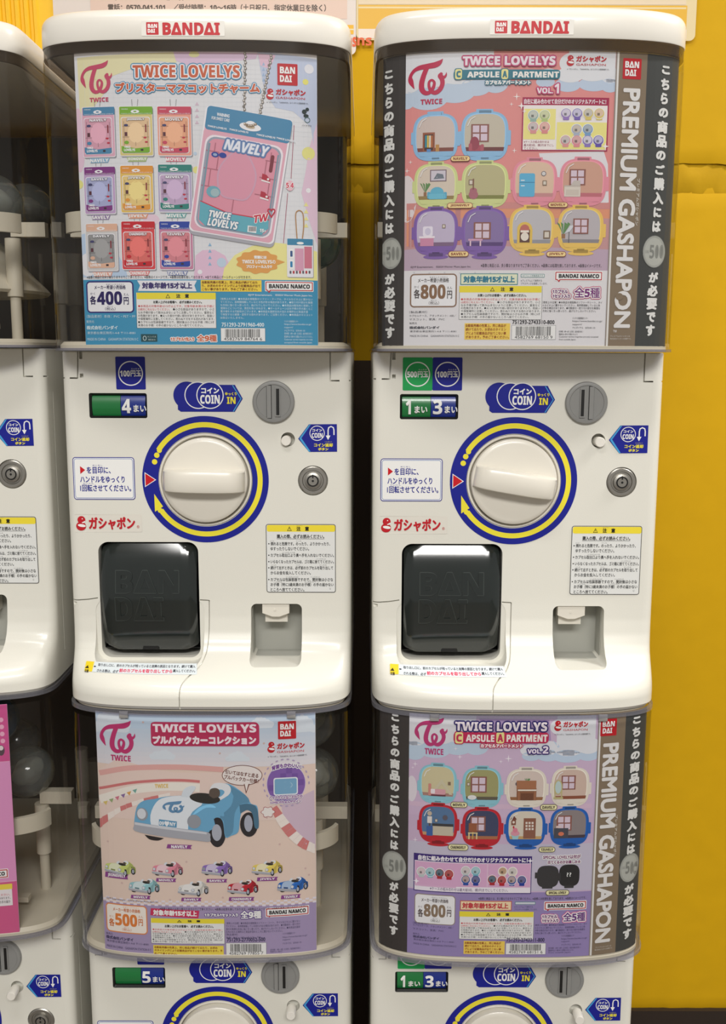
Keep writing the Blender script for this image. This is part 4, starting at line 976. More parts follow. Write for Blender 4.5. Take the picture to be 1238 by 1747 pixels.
# ------------------------------------------------------------------ cards B and D: furnished capsule rooms, dark side strips
def superell(cu, cv, ru, rv, n=3.2, k=44):
    return [(cu+ru*math.copysign(abs(math.cos(t))**(2/n), math.cos(t)), cv+rv*math.copysign(abs(math.sin(t))**(2/n), math.sin(t))) for t in [2*math.pi*i/k for i in range(k)]]
def furn(P, kind, u, v, s, L):
    """tiny furniture, foot at (u, v), s px high"""
    r = lambda a, b, c, d, col, l=0, q=0: P.rect(u+a*s, v-d*s, u+c*s, v-b*s, col, L+l, q)
    p = lambda pts, col, l=0: P.poly([(u+a*s, v-b*s) for a, b in pts], col, L+l)
    e = lambda a, b, ra, rb, col, l=0: P.ell(u+a*s, v-b*s, ra*s, rb*s, col, L+l, n=18)
    if kind == 'wardrobe':
        r(-.3, 0, .3, .95, (150, 88, 62)); r(-.22, .05, .22, .85, (70, 48, 44), .6)
        for i, c in enumerate(((60, 150, 170), (220, 190, 90), (232, 222, 200), (190, 110, 60))): r(-.18+i*.1, .2, -.1+i*.1, .8, c, 1)
        r(.34, 0, .52, .35, (188, 138, 72)); r(-.1, -.02, .1, .12, (90, 140, 200), 1)
    elif kind == 'armchair': r(-.4, 0, .4, .35, (168, 76, 92), 0, .1*s); e(-.1, .45, .28, .4, (150, 62, 80), .4); r(-.45, 0, -.25, .45, (176, 86, 100), .8, .08*s); r(.25, 0, .45, .4, (176, 86, 100), .8, .08*s)
    elif kind == 'window':
        r(-.5, 0, .5, 1, (140, 90, 80)); 
        for a in (-.40, .04):
            for b in (.08, .54): r(a, b, a+.36, b+.38, (214, 196, 210), .6)
    elif kind == 'sofa': e(0, .5, .5, .42, (98, 178, 205)); r(-.62, .02, .62, .42, (110, 188, 212), .5, .1*s); r(-.72, .05, -.5, .55, (90, 170, 200), 1, .08*s); r(.5, .05, .72, .55, (90, 170, 200), 1, .08*s)
    elif kind == 'plant':
        for a in (-.3, -.1, .12, .3): p([(0, .2), (a-.06, .9), (a+.08, .8)], (96, 140, 84))
        r(-.1, 0, .1, .25, (150, 110, 80), .5)
    elif kind == 'picture': r(-.7, 0, .7, 1, (120, 100, 110)); r(-.62, .08, .62, .92, (206, 200, 210), .5); p([(-.4, .2), (-.1, .7), (.4, .6), (.5, .25)], (110, 120, 130), .9)
    elif kind == 'frame': r(-.25, 0, .25, .6, (130, 110, 90)); r(-.16, .1, .16, .5, (214, 206, 192), .5)
    elif kind == 'guitar': e(0, .22, .26, .24, (170, 104, 116)); e(0, .45, .2, .16, (170, 104, 116), .2); r(-.035, .5, .035, 1.1, (130, 90, 70), .5)
    elif kind == 'fridge': r(-.33, 0, .33, 1, (92, 176, 214), 0, .08*s); r(-.33, .60, .33, .63, (60, 130, 170), .6); r(-.26, .45, -.1, .49, (230, 236, 238), .9); r(-.26, .68, -.1, .72, (230, 236, 238), .9)
    elif kind == 'stove': r(-.5, 0, .5, .62, (216, 208, 196)); r(-.5, .62, .5, .7, (190, 180, 170), .4); r(-.4, .08, .4, .44, (204, 194, 182), .6); p([(-.1, .7), (.5, .7), (.5, 1), (.1, 1)], (196, 188, 180), .5)
    elif kind == 'vanity': r(-.34, 0, .34, .42, (206, 140, 170)); r(-.4, .40, .4, .50, (238, 230, 236), .5); r(-.2, .5, .3, 1, (232, 226, 238), .4, .08*s); e(.05, .74, .15, .18, (206, 200, 222), .9)
    elif kind == 'desk': r(-.5, .36, .5, .5, (206, 160, 188)); r(-.4, 0, -.3, .36, (226, 196, 210)); r(.3, 0, .4, .36, (226, 196, 210))
    elif kind == 'jukebox': r(-.36, 0, .36, .7, (224, 190, 90)); e(0, .68, .36, .34, (224, 190, 90), .1); r(-.24, .04, .24, .66, (96, 66, 60), .5); e(0, .68, .22, .22, (190, 110, 100), .6); e(0, .32, .19, .2, (230, 222, 208), .9); r(-.2, .52, .2, .62, (236, 228, 214), 1)
    elif kind == 'stand': r(-.02, 0, .02, .6, (90, 90, 96)); p([(-.2, .5), (.05, .6), (.3, .95), (.05, .9)], (210, 214, 220), .5)
    elif kind == 'bed': r(-.55, .12, .6, .5, (216, 160, 170), 0, .12*s); r(-.62, .05, -.42, .9, (206, 140, 130), .4, .05*s); r(-.45, .2, -.15, .52, (236, 226, 230), .8, .05*s); r(-.6, 0, .6, .12, (110, 60, 70), .2)
    elif kind == 'tent': p([(-.7, 0), (0, 1), (.7, 0), (.5, 0), (0, .7), (-.5, 0)], (204, 196, 168))
    elif kind == 'bear_plate': e(0, .3, .5, .26, (226, 226, 224)); e(0, .1, .6, .12, (90, 160, 180), -.2)
    elif kind == 'piano': r(-.5, 0, .5, .62, (140, 92, 66)); r(-.5, .58, .5, 1, (166, 112, 80), .3); r(-.44, .48, .5, .55, (236, 228, 214), .6); r(-.42, 0, -.36, .46, (166, 112, 80), .6); r(.40, 0, .46, .46, (166, 112, 80), .6); r(-.3, 0, .34, .36, (112, 70, 50), .5)
    elif kind == 'mirror': e(0, .6, .22, .38, (190, 180, 130)); e(0, .6, .16, .32, (186, 206, 204), .5); r(-.24, 0, .24, .1, (190, 180, 130)); r(-.2, 0, -.14, .5, (190, 180, 130)); r(.14, 0, .2, .5, (190, 180, 130))
    elif kind == 'tv': r(-.7, 0, .7, .62, (196, 186, 166)); r(-.72, .62, .72, .8, (60, 60, 64), .4)
    elif kind == 'rack': r(-.04, 0, .04, 1.1, (90, 80, 80)); e(0, 1.15, .12, .12, (196, 180, 160), .4); r(-.12, .65, .12, 1.0, (226, 220, 214), .4); r(-.16, 0, .16, .5, (60, 96, 160), .5)
    elif kind == 'easel': r(-.04, 0, .04, 1, (196, 160, 90)); r(-.3, .35, .3, .42, (226, 206, 150), .4); r(-.26, .45, .26, 1, (150, 90, 60), .5); r(-.14, .55, .14, .92, (214, 180, 120), .8); r(-.28, 0, -.20, .4, (226, 206, 150), .5); r(.20, 0, .28, .4, (226, 206, 150), .5)
    elif kind == 'door':
        r(-.3, 0, .3, 1, (140, 92, 74))
        for i in range(3):
            for j in range(3): r(-.2+i*.15, .42+j*.15, -.1+i*.15, .52+j*.15, (222, 212, 202), .6)
    elif kind == 'cupcake': p([(-.28, .35), (.28, .35), (.2, 0), (-.2, 0)], (160, 200, 206)); e(0, .45, .32, .2, (216, 150, 166), .4); e(0, .68, .18, .18, (216, 130, 150), .5); e(-.12, .9, .06, .1, (190, 40, 60), .6)
    elif kind == 'oven': r(-.5, 0, .5, .7, (72, 74, 84)); e(0, .3, .2, .14, (214, 120, 90), .5); r(-.35, .72, .0, .86, (220, 200, 196), .4)
    elif kind == 'house': r(-.2, 0, .2, .5, (130, 80, 64)); p([(-.3, .5), (0, .85), (.3, .5)], (110, 64, 54), .3); e(0, .25, .11, .11, (226, 214, 200), .5)
    elif kind == 'clock': e(0, .3, .3, .3, (96, 90, 100)); e(0, .3, .23, .23, (210, 208, 206), .4)
def room(P, u0, v0, u1, v1, fr, wall, floor, items, top=True, foot=False, L=5):
    P.part('pictured_room', True)
    w, h = u1-u0, v1-v0; cu, cv = (u0+u1)/2, (v0+v1)/2; dk = tuple(int(c*.72) for c in fr); lt = tuple(min(245, int(c*1.1)) for c in fr)
    P.poly(superell(cu, cv, w/2, h/2), fr, L); P.rect(u0-w*.04, cv-h*.10, u0+w*.05, cv+h*.16, fr, L, 1.5); P.rect(u1-w*.05, cv-h*.12, u1+w*.05, cv+h*.18, fr, L+.2, 1.5)
    if top: P.rect(cu-w*.18, v0-h*.045, cu+w*.18, v0+h*.07, fr, L+.4, 1.5); P.rect(cu-w*.12, v0-h*.02, cu+w*.14, v0+h*.04, dk, L+.8, 1)
    P.poly(superell(cu, cv-h*.02, w*.445, h*.445), lt, L+1)
    S = superell(cu, cv-h*.02, w*.425, h*.425); fl = v0+h*.80
    P.poly([(u, min(v, fl)) for u, v in S], wall, L+2)
    P.poly([(cu-w*.41, v0+h*.72), (cu+w*.41, v0+h*.72), (cu+w*.39, fl), (cu-w*.39, fl)], floor, L+3)
    P.poly([(cu-w*.40, fl), (cu+w*.40, fl), (cu+w*.34, v0+h*.9), (cu-w*.34, v0+h*.9)], fr, L+3.2)
    P.rect(cu-w*.08, v1-h*.075, cu+w*.08, v1-h*.045, dk, L+4)
    if foot: P.ell(cu, v1+h*.03, w*.28, h*.05, fr, L-.4); P.rect(cu-w*.16, v1-h*.05, cu+w*.16, v1+h*.02, dk, L+.5, 1)
    for k, (kind, a, b, s_) in enumerate(items): furn(P, kind, u0+w*a, v0+h*b, h*s_, L+4.5+k*1.6)
    P.stroke([(cu-w*.36, v0+h*.30), (cu-w*.30, v0+h*.17), (cu-w*.2, v0+h*.11)], 1.2, (236, 236, 236), L+9)
def nametag(P, u0, v0, u1, v1, t, bc=(140, 70, 60), fill=(240, 214, 150), tc=(150, 84, 60)):
    P.part('name_tag', True)
    P.rect(u0, v0, u1, v1, bc, 18, (v1-v0)/2); P.rect(u0+1, v0+1, u1-1, v1-1, fill, 19, (v1-v0)/2-1); h = v1-v0
    P.text(t, u0+(u1-u0)*.13, v0+h*.26, u1-(u1-u0)*.13, v1-h*.26, tc, 20, bold=.5)
def mini(P, u, v, r, fr, inn, L=10):
    P.ell(u, v, r*1.12, r*1.12, W_, L); P.rect(u-r*.6, v+r*.6, u+r*.6, v+r*1.3, fr, L+.5, 1); P.ell(u, v, r, r, fr, L+1, n=20); P.ell(u, v-r*.12, r*.84, r*.78, inn, L+2, n=20); P.rect(u-r*.4, v-r*.1, u+r*.1, v+r*.4, tuple(int(c*.6) for c in inn), L+3)
def vtext(P, chars, cu, v0, v1, w, col, L, lean=0, bold=.9, gap=.04):
    w *= 1.1; bold *= 1.2
    n = len(chars); dv = (v1-v0)/n
    for i, ch in enumerate(chars):
        c = cu(v0+(i+.5)*dv) if callable(cu) else cu
        sm = {'こ': (.78, .62), 'ち': (.8, .85), 'ら': (.7, .85), 'の': (.9, .72), 'ご': (.9, .75), 'に': (.75, .75), 'は': (.8, .8), 'が': (.9, .85), 'で': (.85, .8), 'す': (.85, .9), 'の ': (.9, .7)}.get(ch, (1, .92))
        hh = dv*(1-gap)*sm[1]; ww = w*sm[0]
        P.text(ch, c-ww/2, v0+(i+.5)*dv-hh/2, c+ww/2, v0+(i+.5)*dv+hh/2, col, L, bold=bold, res=3)
def coin500(P, cu, cv, ru, rv):
    P.ell(cu, cv, ru, rv, (146, 148, 142), 9); P.ell(cu, cv, ru*.93, rv*.95, (176, 178, 170), 10); P.ring(cu, cv, ru*.86, rv*.89, .6, (150, 152, 146), 11)
    for a in (.22, .62): P.ell(cu+ru*a, cv, ru*.17, rv*.42, (128, 130, 124), 11); P.ring(cu+ru*a, cv, ru*.13, rv*.36, .7, (158, 160, 152), 12)
    P.text('5', cu-ru*.42, cv-rv*.42, cu-ru*.02, cv+rv*.42, (128, 130, 124), 11, bold=.4); P.text('日本国', cu-ru*.8, cv-rv*.1, cu-ru*.5, cv+rv*.1, (150, 152, 146), 11)
def strips(P, x0, z0, x1, z1, ua, ub, uc, g0, g1, up):
    """ua: right edge of left black strip; ub: left edge of bronze strip; uc: left edge of right black strip (pixel at mid height)"""
    P.part('side_strip'); vm = (g0+g1)/2
    xa = P.K(ua, vm)[0]; xb = P.K(ub, vm)[0]; xc = P.K(uc, vm)[0]
    band(P, x0, xa, z0, z1, (62, 58, 56), 5); P.part('side_strip', True); band(P, xc, x1, z0, z1, (66, 68, 66), 5); P.part('bronze_strip'); band(P, xb, xc, z0, z1, (132, 116, 96), 5)
    band(P, xb-.0030, xb-.0018, z0, z1, (150, 140, 132), 5); band(P, xb-.0018, xb, z0, z1, (226, 224, 220), 5.4)
    P.clip = (xa, z0+.0002, xb-.0030, z1-.0002)
    return xa, xb, xc
COMBO = '自在に組み合わせて自分だけのオリジナルアパートに！'
def title_cap(P, t1, v1, t2, c1o, c2o, cf, boxc):
    """two-line capsule title: t1,v1 = (u0,v0,u1,v1) boxes"""
    P.part('title_lettering'); u0, a, u1, b = t1
    P.text('TWICE LOVELYS', u0, a, u1, b, (236, 226, 232), 16, bold=1.5, out=((2.9, c1o),), res=3)
    u0, a, u1, b = v1; w = u1-u0; h = b-a
    P.rect(u0-2.5, a-2, u1+2, b+2.5, c2o, 11, 6)
    for t, x_ in (('C', 0.0), ('A', .445)):
        P.rect(u0+w*x_-1.5, a-4, u0+w*x_+h*1.05, b+4, c2o, 13, 4); P.rect(u0+w*x_, a-2.6, u0+w*x_+h*.96, b+2.6, (236, 226, 150), 14, 3.5); P.text(t, u0+w*x_+1.8, a+.4, u0+w*x_+h*.96-1.8, b-.4, c2o, 17.5, bold=1.2)
    P.text('APSULE', u0+w*.115, a+1.5, u0+w*.425, b, (240, 236, 230), 16, bold=1.1, out=((2.4, c2o),)); P.text('PARTMENT', u0+w*.555, a+1.5, u1, b, (240, 236, 230), 16, bold=1.1, out=((2.4, c2o),))
def card_B(P, x0, z0, x1, z1):
    P.part('background_print'); vm = 345
    zz = P.K(860, 456)[1]
    xa, xb, xc = strips(P, x0, z0, x1, z1, 690, 1046, 1093, 95, 595, True)
    P.part('background_print')
    band(P, xa, xb-.003, z0, z1, (222, 143, 140), 0); band(P, xa, xb-.003, z0, P.K(860, 461)[1], (224, 222, 224), 2)
    P.poly([(690, 461), (690, 372), (1040, 372), (1040, 461)], (196, 150, 150), .6)
    P.poly([(690, 461), (690, 425), (780, 418), (1040, 425), (1040, 461)], (188, 166, 184), .9)
    P.rect(694, 345, 1040, 356, (206, 140, 136), 1); P.rect(694, 356, 1040, 419, (222, 150, 118), .8)
    for u in (697, 776, 955): P.rect(u, 356, u+9, 422, (190, 130, 130), 1.1)
    P.poly([(689, 190), (689, 150), (700, 140), (1040, 140), (1040, 93), (940, 88), (690, 97)], (222, 143, 140), .2)
    for u, v, a, b in ((694, 172, 14, 15), (730, 168, 34, 20), (776, 158, 34, 18), (812, 148, 26, 16), (845, 142, 22, 17)): P.ell(u, v, a, b, (190, 206, 224), 1)
    for u, v, a, b in ((696, 140, 24, 20), (735, 128, 40, 22), (780, 124, 36, 20), (825, 112, 30, 22)): P.ell(u, v, a, b, (222, 224, 228), 1.4)
    P.rect(686, 86, 842, 125, (222, 224, 228), 1.5)
    for u, v, a, b in ((930, 140, 16, 9), (968, 145, 22, 12), (1012, 144, 26, 12), (1040, 146, 16, 12)): P.ell(u, v, a, b, (190, 206, 226), 1)
    for u, v, a, b in ((936, 127, 16, 10), (972, 128, 24, 13), (1010, 126, 26, 13), (1040, 128, 16, 14), (976, 108, 22, 18)): P.ell(u, v, a, b, (224, 226, 230), 1.4)
    P.rect(970, 86, 1050, 130, (224, 226, 230), 1.5)
    P.poly([(918, 262), (1028, 258), (1036, 280), (1040, 345), (1010, 350), (940, 320), (924, 290)], (224, 222, 226), 1)
    P.ell(694, 340, 16, 40, (224, 214, 214), 1)
    for u, v, r in ((881, 165, 7), (872, 178, 4), (877, 257, 5), (694, 292, 5), (700, 277, 4)): star4(P, u, v, r, (244, 236, 232), 4)
    f_heads(P, (698, 102, 762, 162), (717, 169, 754, 178), None, (966, 94, 1038, 113), (190, 38, 78))
    title_cap(P, (789, 96, 947, 112), (776, 121, 953, 133), None, (190, 60, 110), (44, 120, 138), None, None)
    P.text('カプセルアパートメント', 827, 137, 905, 145, (240, 238, 236), 16, bold=.7, out=((2.0, (44, 120, 138)),))
    P.text('VOL.', 915, 150, 943, 160, (236, 226, 232), 16, bold=1.0, out=((2.4, (190, 60, 110)),)); P.text('1', 945, 143, 953, 160, (236, 226, 232), 16, bold=.9, out=((2.4, (190, 60, 110)),))
    P.part('combination_panel'); P.rect(890, 166.5, 1037.5, 258, (166, 34, 78), 5); P.rect(892, 180, 1035, 256, (238, 232, 230), 6); P.text(COMBO, 893.5, 169, 1034, 178, (240, 226, 232), 7, bold=.35)
    P.rect(892.5, 186, 947, 238, (236, 228, 140), 7); P.rect(949, 209, 1034, 255, (236, 228, 140), 7)
    for u, v, fr, inn in ((909, 197, (150, 180, 170), (196, 200, 190)), (928.5, 197, (180, 200, 130), (206, 210, 170)), (909, 217, (220, 150, 150), (200, 190, 190)), (928.5, 217, (220, 140, 140), (224, 180, 170)), (965, 194, (150, 120, 190), (210, 204, 220)), (984, 194, (120, 100, 180), (200, 196, 220)), (1003, 194, (220, 200, 110), (200, 196, 186)), (1021.5, 194, (220, 200, 110), (222, 196, 170)), (983, 221, (170, 180, 200), (200, 190, 180)), (1002, 221, (120, 160, 200), (170, 180, 190)), (964, 240, (220, 150, 150), (200, 190, 190)), (983, 240, (220, 140, 150), (214, 170, 170)), (1001.5, 240, (140, 120, 190), (210, 206, 220)), (1020, 240, (100, 80, 170), (190, 186, 214))): mini(P, u, v, 8.6, fr, inn)
    P.lines(['※ケースの組み合わせは', '最大縦3段、横3列までにし', 'てください。'], 893, 240, 944, 5.6, 4.4, (150, 60, 90), 8)
    star4(P, 889, 181, 6.5, (244, 236, 236), 9, .3); star4(P, 1032, 250, 6.5, (244, 236, 236), 9, .3); star4(P, 894, 190, 4, (244, 236, 236), 9, .3)
    P.part('product_picture')
    bl, gr, pk, pu, ye = (140, 186, 222), (206, 214, 146), (226, 144, 160), (128, 96, 168), (232, 194, 100)
    room(P, 704, 194, 781, 275, bl, (206, 190, 182), (130, 72, 62), [('wardrobe', .35, .80, .42)])
    room(P, 786, 190, 867, 275, bl, (196, 188, 170), (110, 56, 56), [('window', .40, .62, .36), ('armchair', .32, .80, .34)])
    room(P, 706, 279, 781, 356, gr, (214, 200, 184), (150, 128, 80), [('picture', .55, .40, .26), ('plant', .25, .72, .32), ('sofa', .52, .80, .30)])
    room(P, 787, 277, 867, 355, gr, (186, 180, 136), (128, 130, 70), [('frame', .2, .5, .2), ('guitar', .25, .80, .40)])
    room(P, 873, 272, 950, 352, pk, (220, 190, 166), (196, 140, 140), [('clock', .7, .36, .18), ('fridge', .33, .80, .50), ('frame', .72, .56, .18)])
    room(P, 954, 271, 1034, 352, pk, (206, 160, 140), (190, 110, 120), [('window', .38, .56, .34), ('stove', .27, .80, .34)])
    room(P, 705, 356, 781, 436, pu, (194, 182, 206), (126, 100, 130), [('vanity', .30, .80, .42), ('frame', .68, .42, .14)], foot=True)
    room(P, 787, 355, 865, 436, pu, (136, 116, 166), (90, 66, 120), [('window', .45, .66, .36), ('desk', .30, .80, .30)], foot=True)
    room(P, 868, 353, 946, 431, ye, (190, 188, 192), (150, 150, 156), [('jukebox', .34, .80, .46), ('frame', .82, .7, .3)], foot=True)
    room(P, 951, 353, 1029, 430, ye, (186, 180, 184), (140, 136, 140), [('plant', .12, .7, .40), ('stand', .24, .80, .42), ('window', .5, .6, .34)], foot=True)
    nametag(P, 768, 266, 801.5, 276, 'NAVELY'); nametag(P, 762, 346, 806, 356, 'JEONGVELY'); nametag(P, 934, 345, 968, 354.5, 'MOVELY'); nametag(P, 764, 428.5, 799, 438.5, 'SAVELY'); nametag(P, 931, 429, 965, 438.5, 'JIVELY')
    P.part('fine_print')
    P.text('©JYP Entertainment.　©2024 Warner Music Japan Inc.', 700, 453.5, 803, 457.5, K1, 5); P.text('※画像と商品とは、多少異なりますのでご了承ください。※画像には処理を施しております。※画像はイメージです。', 820, 450, 1026, 456, K1, 5)
    for i in range(6): P.ell(706+i*26, 465+(i % 2), 1.6, 1.4, (204, 204, 208), 3, n=8)
    f_price(P, 699, 467, 779, 524.5, '800', (136, 104, 78), (140, 112, 92), kc=(90, 84, 84))
    P.part('age_panel'); P.frame(785, 466.5, 883, 486, 1.3, (50, 130, 136), (226, 230, 200), 4, 0.5); P.text('対象年齢15才以上', 790, 470.5, 878, 482.5, (44, 124, 150), 7, bold=.7)
    P.part('fine_print'); P.frame(888, 467.5, 928.5, 473.5, .8, (60, 130, 130), (226, 230, 228), 4, 1); P.text('※イベント対象商品です', 891, 469, 926, 472, (60, 120, 120), 6); P.lines(['※プレミアムにて発売する', 'プラスチックを使用しています。'], 888, 477, 933, 5, 3.8, (90, 90, 96), 5)
    f_warn(P, 783.5, 488, 923.5, 545)
    f_bnlogo(P, 947, 464, 1026.5, 481.5)
    P.part('fine_print'); P.text('1カプセル', 942, 494, 968, 500.5, (120, 60, 120), 8, bold=.4, out=((3.2, (190, 60, 110)), (2.0, W_))); P.text('1セット入り', 942, 502, 972, 508.5, (120, 60, 120), 8, bold=.4, out=((3.2, (190, 60, 110)), (2.0, W_)))
    P.text('全5種', 979, 490, 1023, 508.5, (120, 50, 120), 8, bold=.6, out=((3.2, (190, 60, 110)), (2.0, W_)), res=3)
    P.lines(['〔使用上の注意〕●本商品を樹脂製のソファーやシート、タイ', 'ルなどの上に置かないでください。長時間接触していると色', 'が移る場合があります。●可動部分・取り付け部分を無理な', '方向に強く引っ張ったり、曲げたりしないでください。'], 925, 514, 1027, 4.9, 3.9, K1, 5)
    f_note(P, 792, 551.5, 869.5, 579.5, ['自動販売機の性質上、同じ商品が', '続けて出たり、お求めのタイミン', 'グにより記載商品が出てこない事', 'があります。予めご了承ください。'], (150, 70, 30), (240, 206, 90))
    f_barcode(P, 872.5, 555.5, 947, 579, '751293-2743310-800', '4582769 68150 9')
    P.part('fine_print')
    P.lines(['バンダイお客様相談センター', 'https://www.bandai.co.jp/', 'support/', 'ナビダイヤル　0570-041-101'], 976, 541, 1027, 5.4, 3.8, K1, 5, full=25); P.lines(['受付時間：10時〜16時（土日祝日、指定休業日を除く）', '電話番号はよく確かめてお間違いのないように', 'Customer service inquiries are only accepted', 'from outside Japan.'], 953, 564, 1020, 4.6, 3.4, K1, 5)
    f_maker(P, 698, 530.5, 80, (92, 92, 98), ['〔製品素材〕', 'カプセルケース、アタッチメント：ABS／', 'マスコット、家具：PVC'], .72)
    # right-hand bronze strip and the two black strips
    P.clip = (x0, z0, x1, z1)
    bandai_square(P, 1062, 100, 1093.5, 135.5, 7, part='brand_logo')
    P.part('strip_lettering'); P.anchor = None
    def vword(s_, cu, v0, v1, w, col, L, bold=1.6, lean=0):
        """word running downward, letters turned a quarter clockwise"""
        V, T = glyphs(s_, 3); mn, mx = V.min(0), V.max(0); q = (V-mn)/(mx-mn)
        vv = v0+q[:, 0]*(v1-v0); uu = cu(vv)+(q[:, 1]-.5)*w
        for i in range(7):
            a = 2*math.pi*i/6; o = (bold*math.cos(a), bold*math.sin(a)) if i < 6 else (0, 0)
            P.raw(P.conv(np.stack([uu+o[0], vv+o[1]], 1), ((cu(v0)+cu(v1))/2, (v0+v1)/2)), T, col, L+i*.04)
    f = lambda v: 1076.0-(v-150)*.0375+0*v
    # verticals on the card lean with the perspective, so measure the centre line once and keep it straight on the card
    vword('PREMIUM GASHAPON', lambda v: 1068.5+0*v, 156, 562, 26, (226, 224, 222), 9, 1.5)
    P.text('™', 1045, 563, 1051, 567, (226, 224, 222), 9); P.text('プレミアムガシャポンは', 1040, 572, 1074, 575, (210, 206, 200), 9); P.text('株式会社バンダイの商標です。', 1040, 576.5, 1076, 579.5, (210, 206, 200), 9)
    vword('プレミアムガシャポン', lambda v: 1087.0+0*v, 305, 385, 5, (206, 200, 190), 9, .2)
    P.text('●', 1049, 500, 1062, 512, (132, 116, 96), 11)
    white = (226, 226, 222)
    P.part('strip_lettering')
    cl = lambda v: 663+(v-120)*.004
    cr = lambda v: 1136-(v-110)*.061
    vtext(P, 'こちらの商品のご購入には', cl, 116, 402, 16.5, white, 10, bold=1.0); coin500(P, 666.5, 432.5, 18.3, 27); vtext(P, 'が必要です', cl, 465, 579, 17, white, 10, bold=1.0)
    vtext(P, 'こちらの商品のご購入には', cr, 108, 399, 16.5, white, 10, bold=1.0); coin500(P, 1115.5, 429.5, 19.3, 27.5); vtext(P, 'が必要です', cr, 462, 575, 16.5, white, 10, bold=1.0)
    P.part('side_strip')
def card_D(P, x0, z0, x1, z1):
    xa, xb, xc = strips(P, x0, z0, x1, z1, 696, 1017, 1058, 1225, 1625, False)
    P.part('background_print')
    band(P, xa, xb-.003, z0, z1, (204, 180, 206), 0); band(P, xa, xb-.003, z0, P.K(858, 1522)[1], (150, 134, 184), 2)
    band(P, xa, xb-.003, P.K(858, 1520)[1], P.K(858, 1395)[1], (200, 176, 202), .4); band(P, xa, xb-.003, P.K(858, 1520)[1], P.K(858, 1440)[1], (196, 190, 208), .6)
    for u, v, a, b in ((706, 1280, 20, 16), (740, 1276, 30, 17), (780, 1274, 26, 14), (812, 1276, 20, 12)): P.ell(u, v, a, b, (190, 208, 226), 1)
    for u, v, a, b in ((706, 1256, 22, 16), (745, 1252, 34, 18), (786, 1252, 30, 16)): P.ell(u, v, a, b, (222, 222, 228), 1.4)
    P.rect(694, 1214, 812, 1250, (222, 222, 228), 1.5)
    P.poly([(816, 1225), (936, 1228), (940, 1262), (930, 1276), (860, 1262), (826, 1250)], (172, 148, 190), .8)
    for u, v, a, b in ((906, 1290, 16, 8), (935, 1289, 20, 10), (968, 1290, 26, 11), (1004, 1286, 20, 12)): P.ell(u, v, a, b, (190, 208, 228), 1)
    for u, v, a, b in ((904, 1280, 17, 10), (935, 1276, 22, 12), (970, 1276, 26, 14), (1004, 1272, 20, 14), (956, 1240, 18, 14)): P.ell(u, v, a, b, (224, 226, 232), 1.4)
    P.rect(950, 1220, 1016, 1272, (224, 226, 232), 1.5)
    P.poly([(942, 1262), (952, 1270), (962, 1264), (952, 1276)], (190, 208, 228), 1.4)
    for u, v, r in ((784, 1291, 5), (867, 1294, 7), (854, 1299, 4), (708, 1303, 5), (704, 1309, 3), (708, 1432, 5), (777, 1277, 4)): star4(P, u, v, r, (240, 232, 240), 4)
    P.rect(699, 1372, 1010, 1380, (212, 184, 206), 1); P.ell(702, 1345, 9, 22, (222, 214, 222), 1)
    f_heads(P, (708.5, 1223.5, 763, 1272), (724, 1276.5, 756, 1287), None, (945, 1229, 1006, 1247), (188, 56, 116))
    title_cap(P, (776, 1231, 933, 1247), (776, 1251, 933.5, 1265), None, (44, 36, 104), (196, 40, 86), None, None)
    P.text('カプセルアパートメント', 819, 1268, 891, 1275, (240, 238, 236), 16, bold=.7, out=((2.0, (196, 40, 86)),))
    P.text('VOL.', 899, 1277, 923, 1285, (236, 226, 240), 16, bold=1.0, out=((2.4, (60, 40, 116)),)); P.text('2', 925, 1272, 935, 1285, (236, 226, 240), 16, bold=1.2, out=((2.4, (60, 40, 116)),))
    P.part('product_picture')
    aq, cr_, rd, bl = (140, 196, 210), (226, 218, 204), (190, 36, 50), (32, 96, 178)
    room(P, 714, 1304, 779, 1371, aq, (206, 196, 158), (170, 130, 120), [('tent', .6, .76, .4), ('bed', .48, .80, .36), ('frame', .8, .52, .14)])
    room(P, 788, 1309, 855, 1378, aq, (160, 158, 108), (96, 90, 76), [('window', .42, .62, .40), ('frame', .16, .45, .14), ('bear_plate', .25, .80, .22)])
    room(P, 863, 1311, 932, 1378, cr_, (212, 196, 186), (150, 104, 70), [('clock', .28, .44, .18), ('plant', .52, .42, .2), ('piano', .5, .80, .50)])
    room(P, 940, 1309, 1005, 1376, cr_, (206, 182, 168), (140, 82, 60), [('window', .45, .56, .36), ('mirror', .18, .80, .50)])
    room(P, 714, 1372, 780, 1438, rd, (86, 118, 156), (196, 150, 110), [('tv', .62, .80, .38), ('rack', .28, .80, .50), ('frame', .45, .45, .14), ('clock', .68, .40, .22)], foot=True)
    room(P, 788, 1379, 855, 1444, rd, (64, 70, 100), (170, 110, 76), [('window', .40, .60, .40), ('easel', .27, .80, .42)], foot=True)
    room(P, 862, 1380, 930, 1444, bl, (214, 204, 188), (196, 160, 106), [('door', .6, .78, .54), ('house', .2, .42, .3), ('cupcake', .24, .80, .36)], foot=True)
    room(P, 938, 1378, 1004, 1442, bl, (140, 130, 130), (70, 60, 70), [('window', .36, .60, .40), ('oven', .28, .80, .38)], foot=True)
    cc = ((90, 84, 60), (236, 230, 180), (80, 70, 60))
    nametag(P, 768, 1367, 797, 1377, 'MIVELY', *cc); nametag(P, 920.5, 1371, 950, 1381.5, 'DAVELY', *cc); nametag(P, 763.5, 1439, 798.5, 1450, 'CHAENGVELY', *cc); nametag(P, 918, 1443.5, 946.5, 1453, 'TZUVELY', *cc)
    P.part('combination_panel'); P.rect(705.5, 1460, 906.5, 1524, (60, 40, 116), 5); P.rect(707, 1472, 905, 1522.5, (236, 230, 238), 6); P.rect(707.5, 1473, 904.5, 1513, (216, 170, 204), 7)
